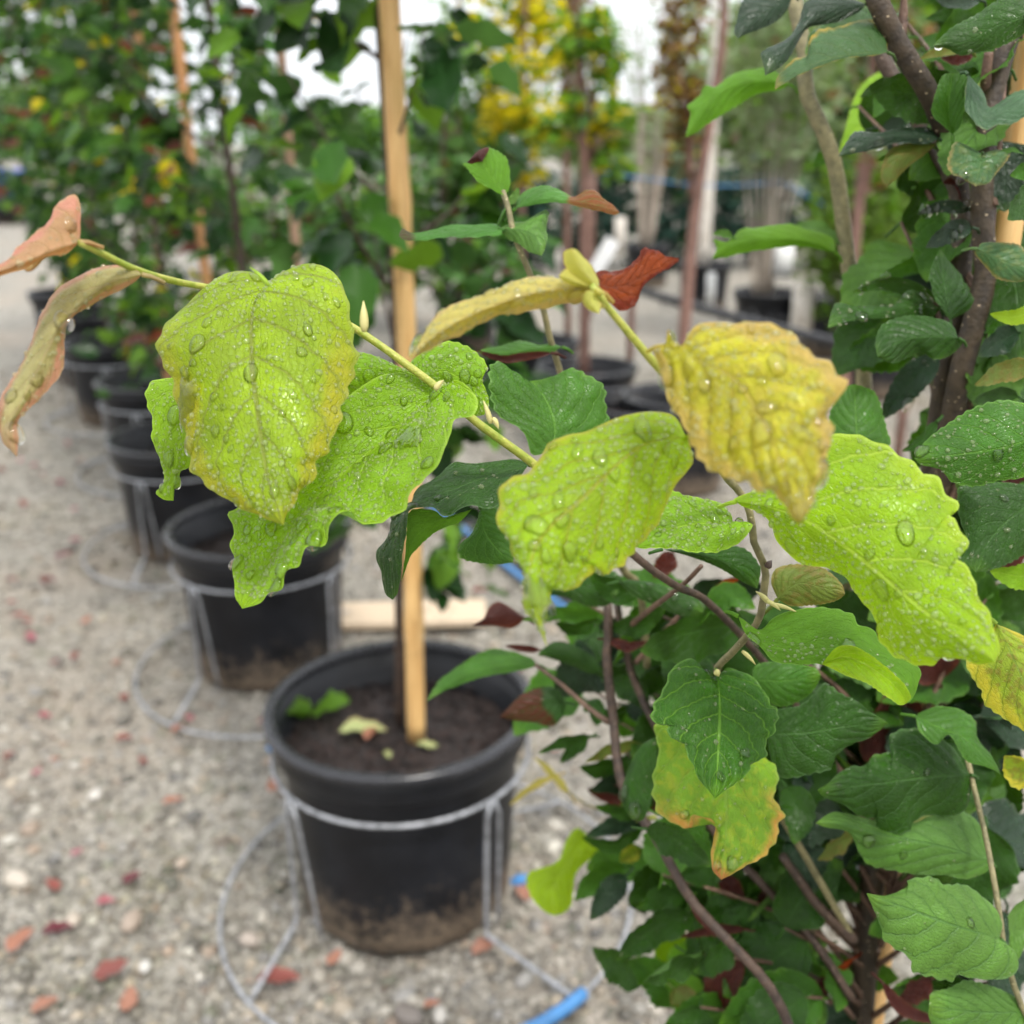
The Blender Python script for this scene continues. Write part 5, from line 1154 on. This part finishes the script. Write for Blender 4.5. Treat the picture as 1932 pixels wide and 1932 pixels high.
sleaf('TR', [(1480, 1560), (1350, 1500), (1200, 1470), (1040, 1515)], 48, (.54, .53), 'dark', 25, drops=(6, 2))
sleaf('TR', [(1500, 1520), (1400, 1470), (1300, 1440)], 55, (.56, .56), 'blue', -30)
tleaf('TR', [(1592, 1755), (1420, 1745), (1280, 1775), (1172, 1850)], [(1560, 1690), (1480, 1650), (1380, 1633), (1260, 1650), (1190, 1690), (1160, 1780)], [(1608, 1790), (1540, 1850), (1460, 1867), (1400, 1832), (1330, 1857), (1250, 1887)], (.495, .49), 'dark', dl=.008, dr=.008, nu=90, nh=11, relief=.05, puff=.12, label='dark corrugated leaf with deep veins left of the right trunk')
tleaf('TR', [(1550, 1665), (1520, 1500), (1500, 1292)], [(1490, 1580), (1432, 1450), (1450, 1400), (1470, 1340)], [(1645, 1600), (1665, 1500), (1600, 1430), (1540, 1350)], (.51, .51), 'dark', dl=-.006, dr=.012, relief=.05)
sleaf('TR', [(1660, 1180), (1560, 1200), (1420, 1285)], 62, (.52, .51), 'blue', 10, drops=(6, 2))
sleaf('TR', [(1650, 1085), (1500, 1070), (1375, 1112)], 38, (.53, .52), 'blue', 20, drops=(10, 4))
sleaf('TR', [(1500, 1300), (1350, 1370), (1170, 1445)], 50, (.56, .56), 'mid', 30)
tleaf('TR', [(1690, 1290), (1800, 1345), (2010, 1430)], [(1720, 1258), (1830, 1258), (1932, 1280)], [(1678, 1320), (1750, 1405), (1800, 1452), (1900, 1465)], (.485, .48), 'orangedge', relief=.04)
sleaf('TR', [(2010, 990), (1930, 1060), (1845, 1140)], 95, (.48, .47), 'dark', 10)
sleaf('TR', [(2000, 860), (1930, 890), (1860, 910)], 55, (.49, .49), 'mid', 10)
sleaf('TR', [(2010, 1600), (1880, 1645), (1755, 1628)], 50, (.49, .48), 'lime', 15, relief=.04)
sleaf('MR', [(1990, 150), (1830, 165), (1675, 240)], 70, (.49, .48), 'olive', 20)
sleaf('MR', [(1900, -30), (1790, 20), (1690, 90)], 80, (.52, .51), 'blue', 10, relief=.04)
sleaf('MR', [(1900, 300), (1780, 290), (1660, 330)], 50, (.54, .53), 'dark', 25)
sleaf('TR', [(1575, 960), (1555, 940), (1510, 950)], 22, (.54, .54), 'redbrown', 0)
sleaf('TR', [(1960, 260), (1930, 350), (1860, 470)], 60, (.55, .54), 'mid', 20)
# --- shoot behind with brown tips
tleaf('TC', [(862, 1015), (800, 930), (742, 838)], [(790, 985), (700, 920), (638, 850), (690, 846)], [(885, 970), (890, 880), (850, 800), (790, 757), (762, 790)], (.50, .50), 'lit', dl=-.006, dr=.008, label='folded green leaf topping the brown-tipped shoot')
tleaf('TC', [(745, 838), (715, 815), (664, 842)], [(782, 765), (722, 782), (690, 815)], [(725, 845), (690, 850)], (.497, .497), 'redbrown', nu=20, nh=4, pet=0)
tleaf('TC', [(920, 1080), (1050, 1030), (1180, 1040), (1300, 1055), (1456, 1102)], [(935, 1010), (1000, 975), (1080, 970), (1170, 995), (1215, 1020), (1280, 985), (1330, 988), (1370, 1030), (1420, 1060)], [(1000, 1065), (1130, 1050), (1250, 1075), (1330, 1092), (1430, 1117)], (.50, .49), 'browntip', dl=.012, dr=0, crump=.02, label='green leaf with a curled rust brown end')
tleaf('TC', [(850, 1190), (700, 1195), (500, 1215), (380, 1232), (312, 1222)], [(800, 1165), (650, 1170), (480, 1195), (380, 1215), (330, 1188)], [(830, 1225), (700, 1228), (500, 1240), (345, 1248)], (.50, .49), 'darktip', dl=.016, dr=-.006, label='narrow edge-on leaf with a dark curled tip')
tleaf('TC', [(835, 1188), (940, 1195), (1020, 1235), (1050, 1328)], [(900, 1160), (980, 1140), (1030, 1110), (1092, 1100), (1080, 1170), (1085, 1230), (1066, 1300)], [(870, 1232), (920, 1262), (960, 1290), (1000, 1312)], (.50, .49), 'soft', dl=.012, dr=.004)
tleaf('TC', [(1160, 1800), (1000, 1810), (850, 1830), (715, 1825)], [(1100, 1785), (1040, 1790), (980, 1768), (850, 1785), (760, 1810)], [(1080, 1835), (980, 1830), (900, 1872), (800, 1852)], (.53, .52), 'mid', dl=.012, dr=0)
sleaf('TC', [(1100, 1830), (950, 1850), (850, 1860), (700, 1815)], 25, (.525, .52), 'redbrown', 20)
sleaf('TC', [(880, 1060), (920, 1010), (930, 970)], 25, (.50, .50), 'soft', 0)
# --- lower left of the crown
tleaf('MC', [(1030, 1690), (850, 1690), (650, 1745), (455, 1882)], [(980, 1650), (820, 1603), (700, 1650), (580, 1720), (510, 1790)], [(980, 1715), (800, 1745), (640, 1792), (540, 1832)], (.66, .64), 'mid', dl=.014, dr=-.002, label='green leaf reaching left over the soil of the nearest pot')
tleaf('MC', [(970, 1450), (850, 1430), (688, 1487)], [(900, 1400), (830, 1362), (780, 1390), (750, 1450)], [(900, 1502), (800, 1492)], (.64, .63), 'redbrown', crump=.03, label='dark red-brown curled leaf under the drip tip')
sleaf('MC', [(1340, 1440), (1150, 1420), (950, 1460)], 55, (.64, .63), 'mid', 35)
tleaf('MC', [(1370, 1735), (1200, 1650), (1030, 1640)], [(1320, 1650), (1200, 1580), (1120, 1570), (1060, 1605)], [(1300, 1735), (1200, 1692), (1100, 1660)], (.65, .65), 'dark')
sleaf('MC', [(1045, 1615), (950, 1605), (862, 1592)], 22, (.67, .67), 'redbrown', 0)
tleaf('BC', [(1180, 265), (1050, 280), (930, 320), (833, 342)], [(1130, 195), (1050, 183), (950, 220), (880, 290)], [(1165, 330), (1110, 392), (1020, 372), (920, 362)], (.66, .65), 'redtip', crump=.03, relief=.04, label='glossy dark red leaf with a green base by the nearest pot')
sleaf('BC', [(1300, 440), (1150, 470), (1035, 530)], 45, (.67, .66), 'dark', 30)
sleaf('BC', [(1560, 480), (1420, 500), (1275, 575)], 48, (.65, .64), 'olive', 30)
sleaf('BC', [(1290, 450), (1200, 520), (1150, 580)], 45, (.68, .68), 'dark', 10)
tleaf('BC', [(1300, 960), (1200, 1080), (1110, 1240), (1120, 1372)], [(1235, 915), (1180, 980), (1130, 1090), (980, 1150), (988, 1260), (1060, 1345)], [(1365, 1010), (1340, 1050), (1235, 1150), (1215, 1300), (1180, 1350)], (.80, .78), 'lime', label='blurred lime leaf low beside the nearest wire stand')
sleaf('BC', [(1200, 740), (1100, 620), (1010, 545)], 35, (.85, .85), 'goldbronze', 40)
sleaf('BC', [(1130, 640), (1000, 700), (880, 800)], 30, (.86, .85), 'goldbronze', 30)
sleaf('BC', [(1830, 1480), (1710, 1600), (1690, 1765)], 120, (.76, .75), 'bright', 10)
sleaf('BC', [(1850, 1370), (1650, 1430), (1430, 1600)], 105, (.66, .65), 'dark', 10, drops=(6, 2))
tleaf('BC', [(1650, 440), (1540, 600), (1500, 740), (1560, 882)], [(1560, 500), (1490, 640), (1466, 760), (1510, 860)], [(1650, 600), (1625, 760), (1590, 860)], (.57, .56), 'dark', drops=(6, 2))
sleaf('BC', [(1490, 1160), (1400, 1260), (1305, 1392)], 75, (.70, .69), 'blue', -15)
sleaf('BC', [(1600, 920), (1720, 960), (1930, 1110)], 110, (.56, .55), 'dark', -20)
sleaf('BR', [(60, 850), (180, 930), (310, 1120)], 110, (.57, .56), 'mid', -10)
sleaf('BC', [(1560, 1030), (1510, 1050), (1460, 1090)], 50, (.74, .74), 'blotchy', 0)
tleaf('MR', [(-560, 1330), (-480, 1300), (-340, 1290), (-180, 1330)], [(-480, 1260), (-380, 1190), (-250, 1180), (-150, 1240)], [(-450, 1340), (-330, 1390), (-230, 1385)], (.60, .59), 'dark')
tleaf('MR', [(-170, 1260), (0, 1290), (130, 1370), (270, 1420)], [(-100, 1250), (50, 1275), (180, 1320), (265, 1370)], [(-100, 1330), (30, 1390), (150, 1440), (220, 1440)], (.56, .55), 'dark', drops=(10, 5))
sleaf('MR', [(110, 1110), (60, 1180), (10, 1240)], 65, (.60, .60), 'redbrown', 10)
sleaf('MR', [(440, 1250), (370, 1290), (290, 1340)], 40, (.58, .58), 'rust', 10)
sleaf('MR', [(300, 1420), (400, 1330), (540, 1400)], 80, (.58, .57), 'mid', 10)
sleaf('BR', [(860, 1050), (760, 1100), (500, 1400)], 70, (.66, .65), 'soft', 40)
for fr, p, hw, d, m in [('BR', [(200, 1290), (260, 1380), (330, 1470)], 30, .60, 'redbrown'), ('BR', [(480, 1440), (330, 1440), (150, 1480)], 40, .62, 'redbrown'), ('BR', [(620, 1250), (560, 1290), (520, 1310)], 45, .66, 'redbrown'), ('BR', [(350, 1180), (420, 1230), (480, 1290)], 60, .66, 'redbrown'),
                        ('BR', [(1450, 1700), (1330, 1780), (1280, 1820)], 90, .60, 'redbrown'), ('BR', [(1200, 1720), (1300, 1850), (1520, 1932)], 40, .58, 'redbrown'), ('BR', [(920, 1690), (860, 1750), (800, 1820)], 60, .66, 'redbrown'), ('BR', [(1050, 1590), (980, 1640), (900, 1700)], 25, .66, 'rust')]:
    sleaf(fr, p, hw, (d, d), m, 15, crump=.03)
for fr, p, hw, d, m, ro in [('MC', [(1560, 1330), (1420, 1300), (1290, 1210)], 75, .60, 'dark', 10), ('MC', [(1420, 1500), (1560, 1480), (1700, 1380)], 70, .62, 'dark', -20), ('MC', [(1350, 1460), (1230, 1500), (1120, 1470)], 55, .66, 'dark', 30), ('MC', [(1400, 1560), (1500, 1600), (1600, 1570)], 35, .62, 'redbrown', 30),
                            ('MC', [(1540, 1680), (1640, 1640), (1730, 1590)], 75, .68, 'blue', 20), ('MC', [(1420, 1780), (1540, 1830), (1600, 1930)], 80, .68, 'dark', -10), ('BC', [(1480, 560), (1380, 600), (1250, 600)], 75, .72, 'dark', 20), ('BC', [(1600, 700), (1440, 680), (1300, 720)], 70, .72, 'blue', 10), ('BC', [(1580, 900), (1420, 1000), (1260, 960)], 60, .70, 'dark', 25),
                            ('BC', [(1480, 1120), (1340, 1170), (1220, 1290)], 85, .74, 'mid', 10), ('BC', [(1700, 1100), (1600, 1180), (1500, 1300)], 95, .68, 'dark', 10), ('BC', [(1500, 300), (1400, 330), (1300, 260)], 60, .72, 'dark', 20), ('BC', [(1720, 1330), (1650, 1290), (1500, 1310)], 80, .72, 'dark', 20), ('MC', [(1290, 1880), (1330, 1930), (1340, 2010)], 60, .70, 'dark', 10),
                            ('BC', [(1800, 1560), (1900, 1650), (1930, 1800)], 90, .68, 'dark', 20), ('BC', [(1740, 1750), (1800, 1830), (1820, 1932)], 80, .70, 'olive', 20), ('BC', [(2000, 1350), (1900, 1420), (1880, 1560)], 90, .66, 'dark', 20), ('BR', [(1000, 1150), (900, 1250), (860, 1420)], 110, .72, 'mid', 15), ('BR', [(1050, 960), (960, 1000), (860, 1080)], 70, .60, 'olive', 20)]:
    sleaf(fr, p, hw, (d, d - .02), m, ro)
# leafy side twigs that fill the crown
fill = [(1250, 1650, .64), (1330, 1800, .62), (1480, 1750, .64), (1450, 1540, .63), (1750, 1470, .60), (1860, 1560, .59), (1900, 1720, .60), (1180, 1480, .70), (1270, 1220, .63), (1160, 1120, .66), (1520, 1880, .62), (1320, 1900, .64),
        (1700, 30, .60), (1900, 60, .53), (1850, 260, .60), (1700, 420, .60), (1910, 500, .54), (1890, 650, .55), (1720, 590, .60), (1900, 900, .56), (1760, 900, .60), (1860, 1130, .60), (1700, 1250, .61), (1850, 1350, .60), (1560, 1420, .62), (1400, 1180, .60), (1800, 1880, .60), (1420, 1650, .68), (1300, 1560, .68), (1700, 1400, .66), (1800, 1300, .66), (1880, 1450, .64), (1880, 1850, .64), (1650, 1330, .66), (1550, 1250, .64), (1780, 760, .63), (1880, 400, .62), (1820, 140, .62), (1620, 200, .66), (1480, 1450, .66), (1650, 1450, .78), (1850, 1250, .76), (1400, 1350, .74), (1900, 1650, .78), (1380, 1730, .78), (1250, 1500, .80), (1880, 1100, .72), (1760, 1150, .74), (1900, 800, .66), (1650, 1000, .70), (1120, 1190, .70), (1220, 1300, .71), (1150, 1350, .73), (1300, 1340, .67), (1230, 1100, .66), (1320, 1230, .65), (1780, 1500, .68), (1870, 1440, .66), (1900, 1280, .64), (1780, 1330, .66), (1450, 1800, .67), (1250, 1740, .71), (1890, 1900, .62), (1390, 1880, .66), (1500, 1560, .68), (1090, 1130, .72), (1180, 1220, .70), (1270, 1400, .70), (1180, 1420, .74), (1100, 1290, .76), (1330, 1480, .68), (1230, 1620, .74), (1220, 1850, .74), (1350, 1680, .72), (1860, 1180, .64), (1700, 1330, .70), (1900, 1550, .64)]
fr_ = random.Random(5)
for x, y, d in fill:
    e = at(x, y, d); zt = min(1.45, max(.40, e[2] - .10))
    b = np.array([TX + .004, TY + .006, zt])
    mid = (b + e) / 2 + np.array([0, 0, .012])
    C = catmull([b, mid, e], 12)
    V, F = tube(C - FO, np.linspace(.0022, .0009, 12), 6); obj('twig', mesh('twig', V, F, [B['branch']]), FT)
    for k in range(4):
        c = C[5 + 2 * k] if k < 3 else C[-1]
        X, Y, dd = project(c)
        a = fr_.uniform(0, 6.28); ln = fr_.uniform(135, 215) * .62 / d
        if a < 3.14 and fr_.random() < .5: a += 3.14
        if 1570 < X < 1750 and Y > 1560: continue
        tx, ty = X + ln * math.cos(a), Y - ln * .85 * math.sin(a)
        m = fr_.choices(['dark', 'blue', 'mid', 'soft', 'olive', 'redbrown', 'lit'], [40, 18, 30, 6, 1, 3, 2])[0]
        sleaf('D', [(X, Y), ((X + tx) / 2 + fr_.uniform(-8, 8), (Y + ty) / 2 - fr_.uniform(2, 14)), (tx, ty)], ln * .36, (dd, dd + fr_.uniform(-.03, .03)), m, fr_.uniform(-50, 50), fr_.uniform(.05, .5), nu=36, nh=5, twist=fr_.uniform(-30, 30))
for fr, p, hw, d, m, ro in [('BC', [(1640, 760), (1500, 820), (1330, 800)], 70, .68, 'dark', 30), ('BC', [(1600, 860), (1450, 900), (1280, 960)], 60, .70, 'blue', -30), ('BC', [(1850, 1230), (1700, 1250), (1540, 1330)], 90, .66, 'dark', 10), ('BC', [(1700, 560), (1620, 640), (1600, 760)], 60, .66, 'blue', 20),
                            ('BC', [(1500, 280), (1580, 330), (1640, 420)], 70, .70, 'blue', 20), ('BR', [(420, 1500), (330, 1590), (220, 1660)], 100, .63, 'dark', 10), ('BR', [(560, 1520), (480, 1630), (450, 1780)], 80, .66, 'mid', 25), ('BR', [(700, 1350), (600, 1420), (500, 1540)], 80, .68, 'dark', -20), ('BR', [(300, 1250), (220, 1180), (60, 1190)], 80, .66, 'dark', 15),
                            ('MR', [(-400, 1480), (-300, 1560), (-270, 1680)], 70, .68, 'dark', 20), ('MR', [(100, 1560), (200, 1500), (330, 1540)], 70, .66, 'blue', 20), ('BR', [(900, 560), (800, 640), (760, 800)], 90, .62, 'blue', 10), ('BR', [(700, 700), (760, 820), (740, 1000)], 100, .60, 'dark', -10)]:
    sleaf(fr, p, hw, (d, d - .02), m, ro)
branch('BC', [(1285, 975, .80), (1400, 900, .76), (1640, 860, .66)], .0010, .0014, 'green', 'twig')
branch('BC', [(1190, 730, .85), (1300, 800, .80), (1500, 850, .72), (1640, 865, .66)], .0010, .0014, 'olive', 'twig')
# buds and stipules
def bud(fr, p0, p1, d, r, mat):
    a, b = at(*px(fr, p0), d), at(*px(fr, p1), d)
    C = catmull([a, (a + b) / 2 + np.array([0, 0, .0005]), b], 7); V, F = tube(C - a, r * np.array([.6, .95, 1, .9, .7, .4, .1]), 8)
    obj('bud', mesh('bud', V, F, [mat]), FT, a - FO)
PB = plain('bud_pale', (0.46, 0.42, 0.16), .5); DB = plain('bud_dark', (.05, .025, .018), .5)
bud('MR', (610, 1370), (540, 1310), .415, .0012, PB); bud('MR', (620, 1375), (760, 1420), .415, .0010, PB); bud('MR', (600, 1360), (670, 1410), .413, .0010, PB); bud('MR', (600, 1190), (625, 1150), .41, .0015, DB)
bud('MC', (500, 265), (545, 215), .372, .0012, PB); bud('MC', (790, 440), (750, 320), .378, .0011, PB); bud('MC', (800, 410), (830, 470), .378, .0010, PB); bud('TL', (1395, 1480), (1295, 1385), .345, .0008, L['lime'])
bud('TL', (1890, 1720), (1885, 1560), .36, .0016, PB); bud('MR', (470, 1620), (540, 1690), .445, .0010, PB); bud('BR', (330, 100), (350, 130), .45, .0016, PB)
